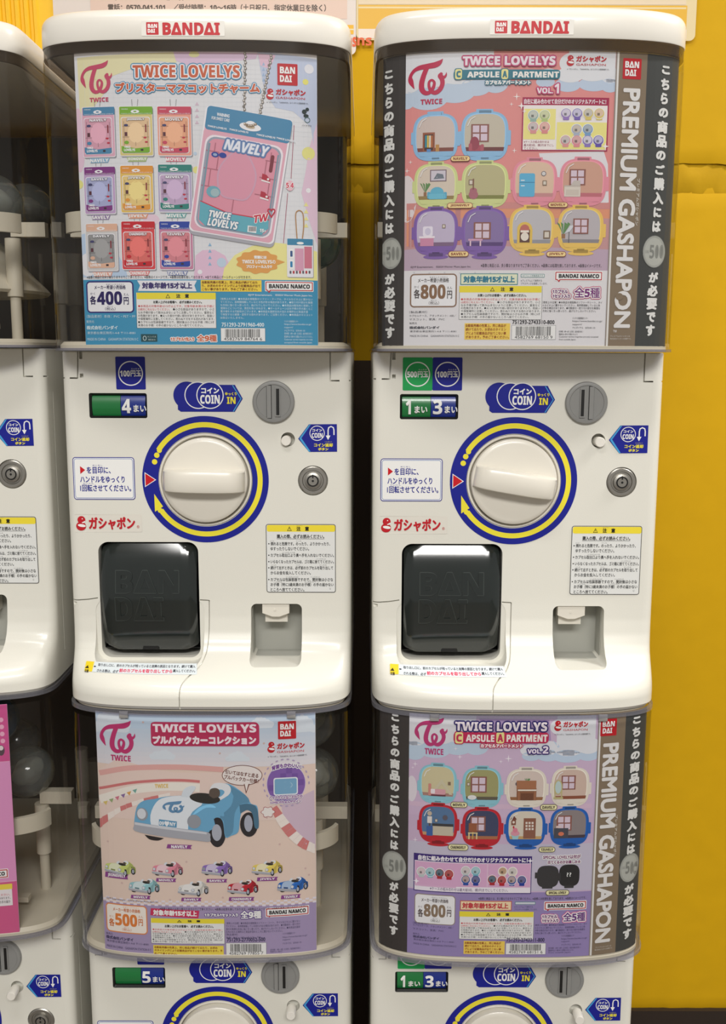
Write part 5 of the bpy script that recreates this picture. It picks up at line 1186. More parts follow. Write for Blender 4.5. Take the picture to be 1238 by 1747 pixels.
    P.text(COMBO, 713, 1462, 900, 1471, (240, 236, 242), 7, bold=.5)
    P.rect(707.5, 1473, 778, 1513, (218, 178, 208), 7.2); P.rect(830, 1473, 904.5, 1513, (222, 186, 212), 7.2)
    for u, v, fr, inn in ((718.5, 1486, (190, 200, 200), (214, 196, 200)), (733.5, 1487, (120, 180, 196), (170, 200, 206)), (749.5, 1489, (170, 40, 50), (96, 116, 130)), (765.5, 1490.5, (180, 30, 46), (180, 90, 90)), (794, 1485, (190, 200, 200), (210, 200, 200)), (811, 1485.5, (120, 180, 196), (170, 200, 206)), (794, 1500, (40, 80, 160), (180, 160, 160)), (811, 1500.5, (30, 60, 150), (110, 110, 150)), (857, 1486, (226, 216, 200), (190, 160, 130)), (874, 1486.5, (226, 216, 200), (206, 200, 196)), (839, 1500, (170, 40, 50), (96, 116, 130)), (855.5, 1501, (180, 30, 46), (180, 90, 90)), (872.5, 1501, (40, 80, 160), (180, 160, 160)), (889.5, 1501, (30, 60, 150), (110, 110, 150))): mini(P, u, v, 7.4, fr, inn)
    P.text('※ケースの組み合わせは最大縦3段、横3列までにしてください。', 733, 1515, 866, 1520.5, (90, 70, 110), 8)
    star4(P, 904, 1468, 5.5, (244, 240, 246), 9, .3); star4(P, 710, 1502, 5.5, (244, 240, 246), 9, .3)
    P.part('pictured_secret_capsule')
    dk = (54, 54, 56); P.poly(superell(934, 1495, 18.5, 18.5), dk, 6); P.poly(superell(970.5, 1493, 17.5, 18.5), (40, 40, 42), 6); P.rect(950, 1489, 956, 1502, dk, 6); P.rect(912, 1488, 917, 1498, dk, 6); P.rect(924, 1511, 942, 1515.5, dk, 6, 1); P.rect(962, 1510, 978, 1514.5, dk, 6, 1)
    P.text('??', 966, 1488, 974, 1495, W_, 8, bold=.4)
    P.text('SPECIAL LOVELYは何が', 926, 1458, 990, 1465, (130, 50, 110), 8, bold=.3, out=((1.6, W_),)); P.text('出てくるのかお楽しみ☆', 934, 1467, 990, 1473, (130, 50, 110), 8, bold=.3, out=((1.6, W_),))
    nametag(P, 930, 1517, 970.5, 1526.5, 'SPECIAL LOVELY', *cc)
    P.part('fine_print')
    P.text('©JYP Entertainment.　©2024 Warner Music Japan Inc.', 706, 1519, 797, 1523, (60, 50, 90), 3.5); P.text('※画像と商品とは、多少異なりますのでご了承ください。※画像には処理を施しております。※画像はイメージです。', 816, 1530.5, 1000, 1535, K1, 5)
    f_price(P, 706.5, 1526, 776.5, 1577, '800', (140, 120, 100), (150, 136, 124), kc=(100, 90, 90), t=1.4)
    P.part('age_panel'); P.frame(784.5, 1536.5, 872.5, 1553, 1.3, (196, 90, 70), (238, 216, 176), 4, .5); P.text('対象年齢15才以上', 788, 1539.5, 867, 1550, (196, 60, 70), 7, bold=.6)
    P.part('fine_print'); P.frame(878, 1538, 913, 1543, .8, (60, 130, 130), (206, 210, 220), 4, 1); P.lines(['※プレミアムにて発売する', 'プラスチックを使用しています。'], 877, 1545, 916, 4.6, 3.4, (60, 90, 110), 5)
    f_warn(P, 783.5, 1555, 909.5, 1602, 9)
    f_bnlogo(P, 929, 1538, 999, 1554)
    P.part('fine_print'); P.text('1カプセル', 924, 1560, 950, 1566, (120, 60, 120), 8, bold=.4, out=((3.0, (220, 90, 150)), (2.0, W_))); P.text('1セット入り', 924, 1567, 952, 1573, (120, 60, 120), 8, bold=.4, out=((3.0, (220, 90, 150)), (2.0, W_)))
    P.text('全5種', 960, 1555.5, 998, 1571.5, (110, 60, 130), 8, bold=.55, out=((3.0, (220, 90, 150)), (1.9, W_)), res=3)
    P.lines(['〔使用上の注意〕●本商品を樹脂製のソファーやシート、タイ', 'ルなどの上に置かないでください。長時間接触していると色', 'が移る場合があります。●可動部分・取り付け部分を無理な', '方向に強く引っ張ったり、曲げたりしないでください。'], 912, 1575.5, 1001, 4.6, 3.5, (70, 62, 100), 5)
    f_note(P, 790.5, 1605, 860.5, 1627.5, ['自動販売機の性質上、同じ商品が', '続けて出たり、お求めのタイミン', 'グにより記載商品が出てこない事', 'があります。予めご了承ください。'], (150, 70, 30), (240, 206, 90))
    f_barcode(P, 862.5, 1609, 930, 1627.5, '751293-2743311-800', '4582769 68151 6', (60, 54, 90))
    P.part('fine_print')
    P.lines(['バンダイお客様相談センター', 'https://www.bandai.co.jp/', 'support/', 'ナビダイヤル　0570-041-101'], 957, 1594, 1001, 5, 3.6, (80, 72, 110), 5, full=25); P.lines(['受付時間：10時〜16時（土日祝日、指定休業日を除く）', '電話番号はよく確かめてお間違いのないように', 'from outside Japan.'], 935, 1615, 990, 4, 3.1, (80, 72, 110), 5)
    f_maker(P, 704, 1573, 70, (84, 76, 112), ['〔製品素材〕', 'カプセルケース、アタッチメント：ABS／', 'マスコット、家具：PVC'], .66)
    P.clip = (x0, z0, x1, z1)
    bandai_square(P, 1024, 1226, 1051.5, 1255, 7, part='brand_logo')
    P.part('strip_lettering')
    def vword(s_, cu, v0, v1, w, col, L, bold=1.4):
        V, T = glyphs(s_, 3); mn, mx = V.min(0), V.max(0); q = (V-mn)/(mx-mn)
        zt, zb = P.K(cu, v0)[1], P.K(cu, v1)[1]; xc = P.K(cu, (v0+v1)/2)[0]; sx = (P.K(cu+5, (v0+v1)/2)[0]-P.K(cu-5, (v0+v1)/2)[0])/10
        for i in range(7):
            a = 2*math.pi*i/6; o = (bold*sx*math.cos(a), bold*sx*math.sin(a)) if i < 6 else (0, 0)
            P.raw(np.stack([xc+(q[:, 1]-.5)*w*sx+o[0], zt+(zb-zt)*q[:, 0]+o[1]], 1), T, col, L+i*.04)
    vword('PREMIUM GASHAPON', 1034.5, 1269, 1605, 24, (226, 224, 222), 9)
    vword('プレミアムガシャポン', 1049.5, 1390, 1460, 4, (206, 200, 190), 9, .2)
    P.text('プレミアムガシャポンは', 1015, 1613, 1042, 1615.5, (210, 206, 200), 9); P.text('株式会社バンダイの商標です。', 1014, 1617, 1044, 1619.5, (210, 206, 200), 9)
    white = (226, 226, 222); cl = lambda v: 674-(v-1225)*.008
    cr = lambda v: 1086-(v-1225)*.046
    vtext(P, 'こちらの商品のご購入には', cl, 1214, 1451, 15.5, white, 10, bold=.9); coin500(P, 672, 1476.5, 20.5, 25); vtext(P, 'が必要です', cl, 1502, 1596, 15.5, white, 10, bold=.9)
    vtext(P, 'こちらの商品のご購入には', cr, 1218, 1458, 15.5, white, 10, bold=.9); coin500(P, 1073.5, 1479.5, 16.3, 24); vtext(P, 'が必要です', cr, 1506, 1602, 15.5, white, 10, bold=.9)

# ------------------------------------------------------------------ card C: pull-back cars
def toy_car(P, cu, cv, s, body, hood, plate=False, L=6):
    """little open car; traced in a frame where the large one is 1.0 wide scale"""
    T = lambda X, Y: (cu+(X-555)/2.381*s, cv+(Y-470)/2.381*s)
    dk = tuple(int(c*.68) for c in body); mid = tuple(int(c*.85) for c in body); lt = tuple(min(246, int(c*1.16+10)) for c in body)
    A = T(555, 470)
    def q(pts, col, l): P.poly([T(*p) for p in pts], col, L+l, anchor=A)
    def e(X, Y, a, b, col, l, rot=0): u, v = T(X, Y); P.anchor = A; P.ell(u, v, a/2.381*s, b/2.381*s, col, L+l, rot=rot, n=24); P.anchor = None
    P.part('pictured_car', True)
    P.anchor = A
    q(arc_pts([(345, 560), (365, 578), (400, 582), (425, 572)], 4), (44, 40, 42), 0)
    e(772, 515, 36, 50, (44, 42, 46), 0); e(642, 545, 36, 62, (44, 42, 46), .4)
    q(arc_pts([(303, 515), (316, 450), (345, 422), (395, 412), (440, 402), (520, 398), (590, 412), (640, 380), (660, 352), (700, 352), (760, 395), (782, 430), (806, 440), (811, 480), (811, 528), (795, 526), (790, 480), (770, 452), (745, 462), (735, 500), (728, 545), (700, 560), (675, 566), (668, 510), (655, 488), (630, 492), (612, 540), (330, 530)], 3), body, 1)
    q(arc_pts([(690, 352), (760, 395), (775, 425), (740, 432), (715, 470), (706, 545), (676, 562), (670, 500), (655, 482), (700, 440), (712, 400)], 3), mid, 1.6)
    q(arc_pts([(735, 435), (765, 430), (800, 440), (811, 480), (811, 528), (795, 526), (788, 474), (768, 456), (748, 464), (738, 470)], 3), dk, 1.8)
    q(arc_pts([(376, 540), (372, 480), (398, 426), (440, 404), (520, 399), (588, 424), (545, 462), (528, 500), (524, 545)], 3), hood, 2)
    q(arc_pts([(530, 545), (534, 490), (570, 450), (620, 428), (662, 452), (672, 480), (646, 478), (620, 500), (611, 545)], 3), body, 2.4); q(arc_pts([(540, 480), (572, 446), (616, 432), (640, 446), (600, 446), (566, 466)], 3), lt, 2.8)
    q(arc_pts([(640, 425), (690, 396), (702, 372), (690, 352), (655, 345), (628, 352), (618, 378), (660, 372), (676, 382), (664, 398), (640, 408)], 3), (226, 228, 232), 3)
    e(596, 408, 62, 21, (48, 46, 44), 3.2, rot=6); q(arc_pts([(500, 402), (512, 372), (540, 358), (560, 362), (548, 384), (530, 404)], 4), (214, 222, 230), 3.4); q(arc_pts([(612, 396), (618, 372), (640, 366), (656, 376), (654, 400), (630, 408)], 4), (92, 80, 72), 3.5)
    q(arc_pts([(305, 508), (400, 520), (520, 534), (606, 546), (614, 566), (610, 584), (560, 580), (400, 562), (306, 546), (302, 526)], 3), (168, 170, 178), 4); q([(306, 510), (600, 546), (600, 554), (306, 520)], (206, 208, 214), 4.4)
    e(338, 476, 24, 26, (150, 154, 162), 4.2); e(336, 474, 18, 21, (212, 216, 222), 4.6); e(550, 502, 28, 28, (150, 154, 162), 4.2); e(549, 500, 21, 23, (214, 218, 224), 4.6)
    e(641, 547, 20, 34, (172, 176, 188), 3.6); e(770, 510, 17, 34, (168, 172, 186), 3.6)
    q([(405, 492), (482, 500), (480, 530), (404, 522)], (226, 228, 232), 4.8); q([(407, 494), (480, 502), (478, 528), (406, 520)], (92, 150, 186) if plate else dk, 5.2)
    P.anchor = None
    if plate:
        u, v = T(443, 511); P.text('09♥NY', u-14, v-4.5, u+14, v+4.5, (232, 236, 240), L+7, bold=.5, rot=-4); u, v = T(468, 440); tw_logo(P, u-18, v-9, u+18, v+10, (96, 140, 178), L+6)
def card_C(P, x0, z0, x1, z1):
    P.part('background_print')
    band(P, x0, x1, z0, z1, (226, 204, 190), 0); band(P, x0, x1, P.K(355, 1300)[1], z1, (188, 206, 224), .4)
    for i in range(8): band(P, x0, x1, P.K(355, 1300-(i)*8)[1], P.K(355, 1308-i*8)[1], tuple(int(a+(b-a)*i/8) for a, b in zip((222, 218, 222), (190, 207, 224))), .8)
    for u, v, w_, h_, sd in ((190, 1240, 50, 40, 1), (277, 1292, 34, 18, 2), (405, 1295, 32, 18, 3), (445, 1238, 34, 22, 4), (515, 1243, 40, 30, 5)): cloud(P, u, v, w_, h_, (214, 222, 230), 1.6, sd)
    P.poly([(166, 1320), (200, 1298), (260, 1312), (300, 1318), (380, 1318), (430, 1316), (480, 1310), (536, 1335), (536, 1400), (166, 1400)], (228, 206, 196), 1.8)
    P.poly([(480, 1372), (536, 1350), (538, 1450), (500, 1430), (484, 1400)], (206, 184, 200), 2)
    # stand wall, banner and kerb of the race track
    P.stroke(arc_pts([(166, 1325), (220, 1312), (300, 1308), (380, 1312)], 6), 9, (222, 170, 164), 2.2)
    P.stroke(arc_pts([(166, 1351), (220, 1337), (270, 1331), (310, 1330), (340, 1332)], 6), 4.5, (206, 120, 120), 2.6)
    P.stroke(arc_pts([(167, 1370), (220, 1350), (270, 1342), (310, 1341), (340, 1343)], 6), 14, (236, 230, 220), 2.5)
    for i, c in enumerate(((214, 190, 110), (150, 170, 120), (206, 120, 140), (140, 110, 160), (214, 160, 90), (120, 170, 160))): P.poly([(176+i*10, 1368-i*4), (184+i*10, 1365-i*4), (181+i*10, 1373-i*4)], c, 3)
    P.text('TWICE', 264, 1337, 287, 1344, (224, 190, 110), 4, bold=.5, rot=2)
    kb1 = arc_pts([(168, 1398), (205, 1376), (245, 1362), (290, 1352)], 4); kb2 = arc_pts([(168, 1414), (206, 1384), (246, 1369), (290, 1357)], 4)
    for i in range(len(kb1)-1): P.poly([kb1[i], kb1[i+1], kb2[i+1], kb2[i]], ((206, 124, 122), (236, 226, 218))[i//2 % 2], 3)
    ka = arc_pts([(462, 1380), (474, 1404), (492, 1428), (514, 1446), (537, 1456)], 3); kc = arc_pts([(472, 1374), (488, 1396), (506, 1418), (522, 1432), (537, 1440)], 3)
    for i in range(len(ka)-1): P.poly([ka[i], ka[i+1], kc[i+1], kc[i]], ((206, 124, 122), (236, 226, 218))[i//2 % 2], 3)
    for u, v in ((244, 1232), (375, 1285), (450, 1268), (184, 1435), (318, 1470), (208, 1506), (290, 1535), (380, 1531), (477, 1440), (521, 1481), (527, 1492), (455, 1395)): P.ell(u, v, 1.8, 1.8, (208, 180, 174), 2.4, n=10)
    ze = P.K(355, 1545)[1]
    band(P, x0, x1, z0, ze, (164, 148, 184), 2)
    for i in range(60):
        for j in range(3):
            if (i+j) % 2: 
                a = x0+(x1-x0)*i/60; d = (x1-x0)/60; band(P, a, a+d, ze+j*.0022-.001, ze+(j+1)*.0022-.001, (226, 220, 230), 2.4+.1*j)
    f_heads(P, (171.5, 1228.5, 230.5, 1284), (189, 1288, 223, 1298), (474, 1230, 505, 1260.5), (456, 1265, 523, 1284), (190, 54, 110))
    P.part('title_lettering'); pk = (188, 50, 92)
    P.rect(257, 1232, 442, 1273, pk, 4, 8)
    P.text('TWICE LOVELYS', 260, 1235, 437, 1249.5, (240, 226, 232), 9, bold=1.3, out=((3.4, pk),), res=3)
    P.text('プルバックカーコレクション', 260, 1255, 437, 1270, (240, 226, 232), 9, bold=1.1, out=((3.4, pk),))
    P.part('product_picture')
    toy_car(P, 333, 1387.5, 1.0, (110, 170, 206), (226, 232, 238), plate=True)
    P.poly([(286, 1440), (328, 1441), (325, 1444.5), (327, 1448), (284, 1447)], (140, 70, 140), 6); P.text('NAVELY', 292, 1441.5, 320, 1446.5, W_, 8, bold=.5)
    cars = [(204.5, 1480, (200, 212, 120), 'JEONGVELY', (180, 1489, 219, 1498)), (285.5, 1482, (226, 140, 158), 'MOVELY', (267, 1498, 301, 1504)), (370, 1481, (140, 110, 186), 'SAVELY', (353, 1499, 388, 1505)), (455.5, 1480, (230, 206, 100), 'JIVELY', (439, 1496, 474, 1502.5)),
            (245.5, 1511, (150, 198, 204), 'MIVELY', (224, 1527, 257, 1533)), (329.5, 1515, (224, 222, 216), 'DAVELY', (310, 1531, 344, 1537)), (414, 1513, (188, 32, 50), 'CHAENGVELY', (391, 1530, 434, 1536.5)), (499, 1509, (40, 104, 186), 'TZUVELY', (480, 1526, 513, 1532.5))]
    for cu, cv, col, n, (a, b, c, d) in cars:
        toy_car(P, cu, cv, .245, col, tuple(min(240, int(x*.35+155)) for x in col)); P.poly([(a, b), (c, b), (c-2, (b+d)/2), (c-1, d), (a-1, d)], (140, 70, 140), 6); P.text(n, a+4, b+1.2, c-5, d-1.2, W_, 8, bold=.35)
    P.part('callout'); P.ring(413, 1322.5, 34, 17, 1, (110, 60, 50), 5); P.ell(413, 1322.5, 33.4, 16.4, (232, 224, 220), 5); P.poly([(416, 1337), (426, 1337), (419.5, 1354)], (110, 60, 50), 5.2); P.poly([(417, 1335), (424.5, 1335), (420, 1350)], (232, 224, 220), 5.6)
    P.text('引いてはなすと走る', 384, 1316, 441, 1323.5, (110, 60, 50), 7, bold=.2, rot=-8); P.text('プルバックカー仕様！', 382, 1325, 441, 1332.5, (110, 60, 50), 7, bold=.2, rot=-8)
    for i in range(22):
        a = math.radians(-60+300*i/21-0); 
        if -math.pi*.9 < a: P.ell(488+39*math.cos(math.radians(120)+a), 1335+40*math.sin(math.radians(120)+a), 2.6, 1.3, (176, 160, 190), 4, rot=math.degrees(a)+210, n=10)
    P.ell(488, 1337, 33, 34, (130, 96, 170), 5, n=40); P.ring(488, 1337, 33, 34, 1, (214, 200, 222), 5.5)
    for i in range(6):
        for j in range(6):
            if (i+j) % 2 and math.hypot(463+i*10-488, 1314+j*10-1337) < 26: P.rect(458+i*10, 1309+j*10, 468+i*10, 1319+j*10, (116, 84, 158), 5.8)
    P.rect(466.5, 1326, 508, 1356, (226, 230, 236), 6.6, 4); P.rect(468.5, 1328, 506, 1354, (120, 168, 200), 7, 3); P.ell(490, 1339, 9, 6, (160, 196, 216), 7.4)
    P.text('背面もかわいい！', 463, 1301, 514, 1309, (120, 70, 150), 8, bold=.5, out=((1.8, W_),), arc=5); P.text('バックライトはこだわりの', 459, 1357, 516, 1363, (150, 90, 160), 9, bold=.3, out=((1.4, W_),), arc=-1); P.text('LOVELYSちゃんデザイン', 461, 1365, 514, 1370, (150, 90, 160), 9, bold=.3, out=((1.4, W_),))
    P.poly([(457+11*math.cos(t)*(1+.14*math.cos(6*t)), 1385+9*math.sin(t)*(1+.14*math.cos(6*t))) for t in [2*math.pi*i/48 for i in range(48)]], (170, 90, 96), 5); P.poly([(457+10*math.cos(t)*(1+.14*math.cos(6*t)), 1385+8*math.sin(t)*(1+.14*math.cos(6*t))) for t in [2*math.pi*i/48 for i in range(48)]], (232, 226, 222), 5.5)
    P.part('fine_print')
    P.text('©JYP Entertainment.　©2024 Warner Music Japan Inc.', 181, 1534.5, 270, 1538.5, (70, 60, 96), 5); P.text('※画像と商品とは多少異なりますのでご了承ください。※画像は処理を施しております。※画像はイメージです。※画像を参考に組み立ててください。', 272, 1548.5, 525, 1553, K1, 5)
    f_price(P, 180.5, 1543, 251, 1592, '500', (222, 128, 62), (220, 140, 90), fill=(240, 232, 222), kc=(206, 120, 70), t=2)
    P.part('age_panel'); P.poly([(257.5, 1550), (340, 1553), (338, 1566), (256, 1562)], (200, 50, 90), 4); P.text('対象年齢15才以上', 261, 1552.5, 336, 1562.5, W_, 6, bold=.6, rot=-1)
    P.part('fine_print'); P.text('1カプセル1セット入り', 349, 1557.5, 406, 1563.5, W_, 6, bold=.4, out=((1.4, (90, 60, 130)),)); P.text('全9種', 410, 1553, 446, 1567, W_, 6, bold=.5, out=((1.6, (80, 50, 130)),))
    f_bnlogo(P, 454, 1548, 526, 1565)
    f_warn(P, 257.5, 1567, 382.5, 1609.5, 8)
    f_note(P, 261.5, 1613, 381.5, 1630, ['自動販売機の性質上、同じ商品が続けて出たり、お求め', 'のタイミングにより記載商品が出てこない事があります。予', 'めご了承ください。'], (150, 80, 30), (238, 214, 80))
    P.part('fine_print'); P.lines(['〔使用上の注意〕●本商品を樹脂製のソファー・シート、タイルなどの上に置かない', 'でください。長時間接触している恐れがある場合があります。●可動部分・取り付け', '部分を無理な方向に強く引っ張ったり、曲げたりしないでください。●本商品を直射', '日光の当たる場所など高温多湿のところに置かないでください。', '〔製品素材〕', '本体：PVC・ABS／タイヤ：TPR'], 385.5, 1572, 525, 5, 3.9, (80, 72, 104), 5, full=42)
    f_barcode(P, 386, 1608.5, 454, 1629.5, '751293-2770052-500', '4582769 77855 7', (60, 54, 90))
    P.part('fine_print'); P.lines(['バンダイお客様相談センター', 'https://www.bandai.co.jp/', 'support/', 'ナビダイヤル　0570-041-101'], 482, 1590, 524, 5.4, 3.6, (92, 84, 116), 5, full=25); P.lines(['受付時間：10時〜16時（土日祝日、指定休業日を除く）', '電話番号はよく確かめて', 'accepted from outside Japan.'], 461, 1617, 515, 4.2, 3.1, (92, 84, 116), 5)
    f_maker(P, 181, 1589, 72, (76, 68, 100), [], .85)
# ------------------------------------------------------------------ card E: pink card in the left column
def card_E(P, x0, z0, x1, z1):
    P.part('background_print')
    band(P, x0, x1, z0, z1, (222, 150, 196), 0); band(P, x0, x1, P.K(5, 1300)[1], z1, (206, 84, 144), .5); band(P, x0, x1, z0, P.K(5, 1505)[1], (210, 92, 140), .5)
    band(P, x0, x1, P.K(5, 1300)[1], P.K(5, 1299)[1], (226, 170, 200), 1); band(P, x0, x1, P.K(5, 1505)[1], P.K(5, 1503.5)[1], (226, 170, 200), 1)
    f_bnlogo(P, -62, 1485, 13, 1502)
    P.part('caution_panel'); P.rect(-110, 1513, 20, 1548, (232, 226, 228), 3); P.rect(-110, 1511, 20, 1520, (236, 214, 80), 4)
    P.text('ください。', -2, 1524, 17, 1528, (200, 60, 80), 5); P.text('の危険があります。', -12, 1530, 18, 1534, (60, 50, 60), 5); P.text('お子様の手の届か', -12, 1536, 18, 1541, (60, 50, 60), 5)
    P.part('ornament'); 
    for i, v in enumerate((1228, 1240, 1252, 1264)): P.ell(2+i, v, 4, 4, (232, 170, 196), 2)
    P.ell(2, 1280, 6, 9, (90, 70, 80), 2); P.ell(2, 1276, 4, 4, (226, 214, 214), 3)
# ------------------------------------------------------------------ setting
def noise_wall(key, col, var=.1, bump=.5):
    m = mat(key, col, rough=.7, spec=.2, var=var, bump=bump, bscale=26); return m
YELM = noise_wall('yellow_wall_paint', (205, 160, 10), .05, .25)
YELD = noise_wall('yellow_joint_paint', (192, 150, 10), .10, .6)
FLOORM = mat('grey_vinyl_floor', (92, 84, 76), rough=.5, var=.15, bscale=8)
CEILM = mat('ceiling_board', (200, 196, 188), rough=.8, var=.04, bscale=10)
WY = .425
def slab(name, x0, y0, z0, x1, y1, z1, m, kind='structure', parent=None):
    bm = bmesh.new(); box(bm, x0, y0, z0, x1, y1, z1); o = obj(name, bm_mesh(name, bm, m, False), parent)
    if kind and not parent: o['kind'] = kind
    return o
def rough_slab(name, x0, x1, z0, z1, m, y, amp, parent):
    """front skin of the wall with a slightly uneven painted surface and a closed back"""
    nx, nz = int((x1-x0)/.012), max(3, int((z1-z0)/.012)); rnd = random.Random(name); V, F = [], []
    for j in range(nz+1):
        for i in range(nx+1):
            e = min(j, nz-j); edge = .0028 if e == 0 else 0
            V.append((x0+(x1-x0)*i/nx, y+edge+(rnd.random()-.5)*amp*(2.5 if e <= 1 else 1), z0+(z1-z0)*j/nz+((rnd.random()-.5)*.003 if e == 0 else 0)))
    N = nx+1
    for j in range(nz):
        for i in range(nx): F.append((j*N+i, j*N+i+1, (j+1)*N+i+1, (j+1)*N+i))
    o = obj(name, mesh_from(name, V, F, [m], smooth=True, ang=60), parent); return o
floor = slab('floor', -2.6, -3.4, -.05, 2.6, WY+.12, 0, FLOORM)
ceil = slab('ceiling', -2.6, -3.4, 2.7, 2.6, WY+.12, 2.75, CEILM)
wall = slab('wall_back', -2.6, WY+.006, 0, 2.6, WY+.12, 2.7, YELM)
ZJ0, ZJ1 = EYE+.222, EYE+.262            # painted-over joint between two pours
rough_slab('lower_wall_face', -1.2, 1.4, .105, ZJ0, YELM, WY, .0006, wall)
rough_slab('upper_wall_face', -1.2, 1.4, ZJ1, 2.69, YELM, WY, .0006, wall)
rough_slab('joint_band', -1.2, 1.4, ZJ0-.001, ZJ1+.001, YELD, WY+.0035, .0022, wall)
bb = slab('baseboard_back', -2.6, WY-.006, 0, 2.6, WY+.006, .107, mat('dark_baseboard', (44, 34, 28), rough=.5, var=.1))
fr_ = slab('mounting_panel', -.80, WY-.012, .02, .300, WY-.0061, EYE-.012, mat('dark_brown_board', (58, 42, 26), rough=.6, var=.1), kind=None); tag(fr_, 'dark brown board behind the bodies of the machines', 'board')
# ribbed yellow hanging in the upper left
def ribbed(name, x0, x1, z0, z1, y):
    root = bpy.data.objects.new(name, None); C.objects.link(root); root.location = ((x0+x1)/2, y, z0)
    tag(root, 'bright yellow ribbed wall panel behind the left end of the machines', 'panel')
    m = mat('ribbed_yellow', (248, 196, 30), rough=.45, var=.06, bscale=60); bm = bmesh.new(); box(bm, x0-(x0+x1)/2, 0, 0, x1-(x0+x1)/2, .004, z1-z0)
    part('backing', bm_mesh('backing', bm, m, False), root)
    def fr(bm):
        n = 18; h = z1-z0; lean = .10
        rows = []
        for j in range(n+1):
            z = h*j/n; c = .0012*math.sin(j*1.9); rows.append([bm.verts.new((c-.0045, 0, z)), bm.verts.new((c-.002, -.004, z)), bm.verts.new((c+.002, -.004, z)), bm.verts.new((c+.0045, 0, z))])
        for a, b in zip(rows, rows[1:]):
            for i in range(3): bm.faces.new((a[i], a[i+1], b[i+1], b[i]))
    bm = bmesh.new(); fr(bm); me = bm_mesh('rib', bm, m, True, 50)
    k = int((x1-x0-.02)/.0125)
    for i in range(k): part('rib', me, root, (x0-(x0+x1)/2+.01+i*.0125, 0, 0))
def wk(u, v, Y=WY-.004):
    """photo point on the wall plane -> world x, z"""
    x, z = seen(u, v, (0, 0, 0), lambda a, b: Y); return x, z
xw0, _ = wk(-260, 60); xw1, _ = wk(98, 60)
ribbed('ribbed_panel', xw0, xw1, wk(0, 330)[1], 2.3, WY-.006)
# paper notices on the wall above the machines
def notice(name, label, fn, y):
    root = bpy.data.objects.new(name, None); C.objects.link(root); root.location = (0, y, 0)
    tag(root, label, 'sign'); P = Print((0, y, 0), surf_flat, .0002, False); fn(P, root)
    for nme, me in P.emit(None): part(nme, me, root)
def sheet_box(root, P, u0, v0, u1, v1, col, ztop):
    (x0, _), (x1, _) = P.K(u0, v1), P.K(u1, v1); z0 = P.K((u0+u1)/2, v1)[1]
    bm = bmesh.new(); prism(bm, rrect(x0, z0, x1, ztop, .008, 6), 0, .0012); part('paper_sheet', bm_mesh('paper_sheet', bm, ink(col), False), root)
    return x0, z0, x1, ztop
def n1(P, root):
    sheet_box(root, P, 95.5, 92, 606, 0, (0, 0, 0), 0) if 0 else None
    x0, z0, x1, zt = sheet_box(root, P, 94, 93, 607, 93, (222, 212, 206), EYE+.78)
    P.part('printed_panel'); k = P.K; a = k(155, 30); b = k(592, 32.5)
    P.raw([(a[0], b[1]), (b[0], b[1]), (b[0], EYE+.74), (a[0], EYE+.74)], [(0, 1, 2), (0, 2, 3)], (222, 196, 182), 1)
    a = k(100, 45); b = k(603, 60); P.raw([(a[0], k(350, 58)[1]), (b[0], k(350, 58)[1]), (b[0], k(350, 42)[1]), (a[0], k(350, 42)[1])], [(0, 1, 2), (0, 2, 3)], (232, 178, 34), 1)
    P.raw([(a[0], k(350, 51)[1]), (b[0], k(350, 51)[1]), (b[0], k(350, 48.5)[1]), (a[0], k(350, 48.5)[1])], [(0, 1, 2), (0, 2, 3)], (232, 216, 170), 2)
    P.part('lettering'); g = (90, 78, 70)
    P.text('電話：0570-041-101　／受付時間：10～16時（土日祝日、指定休業日を除く）', 184, 7, 556, 19.5, g, 3, bold=.35)
    P.text('https://www.bandai.co.jp/support/（メールでのお問い合わせはこちら）', 184, -12, 512, 1, g, 3, bold=.3)
    P.text('お問い合わせ先　バンダイお客様相談センター', 184, -36, 470, -22, g, 3, bold=.5)
    P.part('corner_lettering'); P.text('ns', 592, 63, 608, 80, (222, 90, 40), 3, bold=1.2)
def n2(P, root):
    x0, z0, x1, zt = sheet_box(root, P, 607.5, 69, 1185, 69, (222, 204, 160), EYE+.78)
    k = P.K
    def bd(v0, v1, col, l, ua=611, ub=1170):
        P.raw([(k(ua, v1)[0], k(890, v1)[1]), (k(ub, v1)[0], k(890, v1)[1]), (k(ub, v1)[0], k(890, v0)[1]), (k(ua, v1)[0], k(890, v0)[1])], [(0, 1, 2), (0, 2, 3)], col, l)
    P.part('printed_panel'); bd(-260, 8, (224, 206, 178), 1); bd(9, 50, (224, 176, 60), 1); bd(12, 15, (230, 210, 160), 2); bd(50, 66, (230, 216, 204), 1)
    P.part('lettering'); P.ring(1150, 33, 6.5, 6.5, 1.2, (226, 120, 50), 3); P.text('安', 1146.5, 29, 1153.5, 37, (226, 120, 50), 3)
    P.part('corner_lettering'); P.text('ns', 609, 64, 634, 78, (222, 100, 50), 3, bold=.8)
notice('wall_notice', 'cream and pink paper notice with a telephone line, above the middle machine', n1, WY-.0075)
notice('wall_notice', 'pale laminated notice with an orange band, above the right machine', n2, WY-.0066)

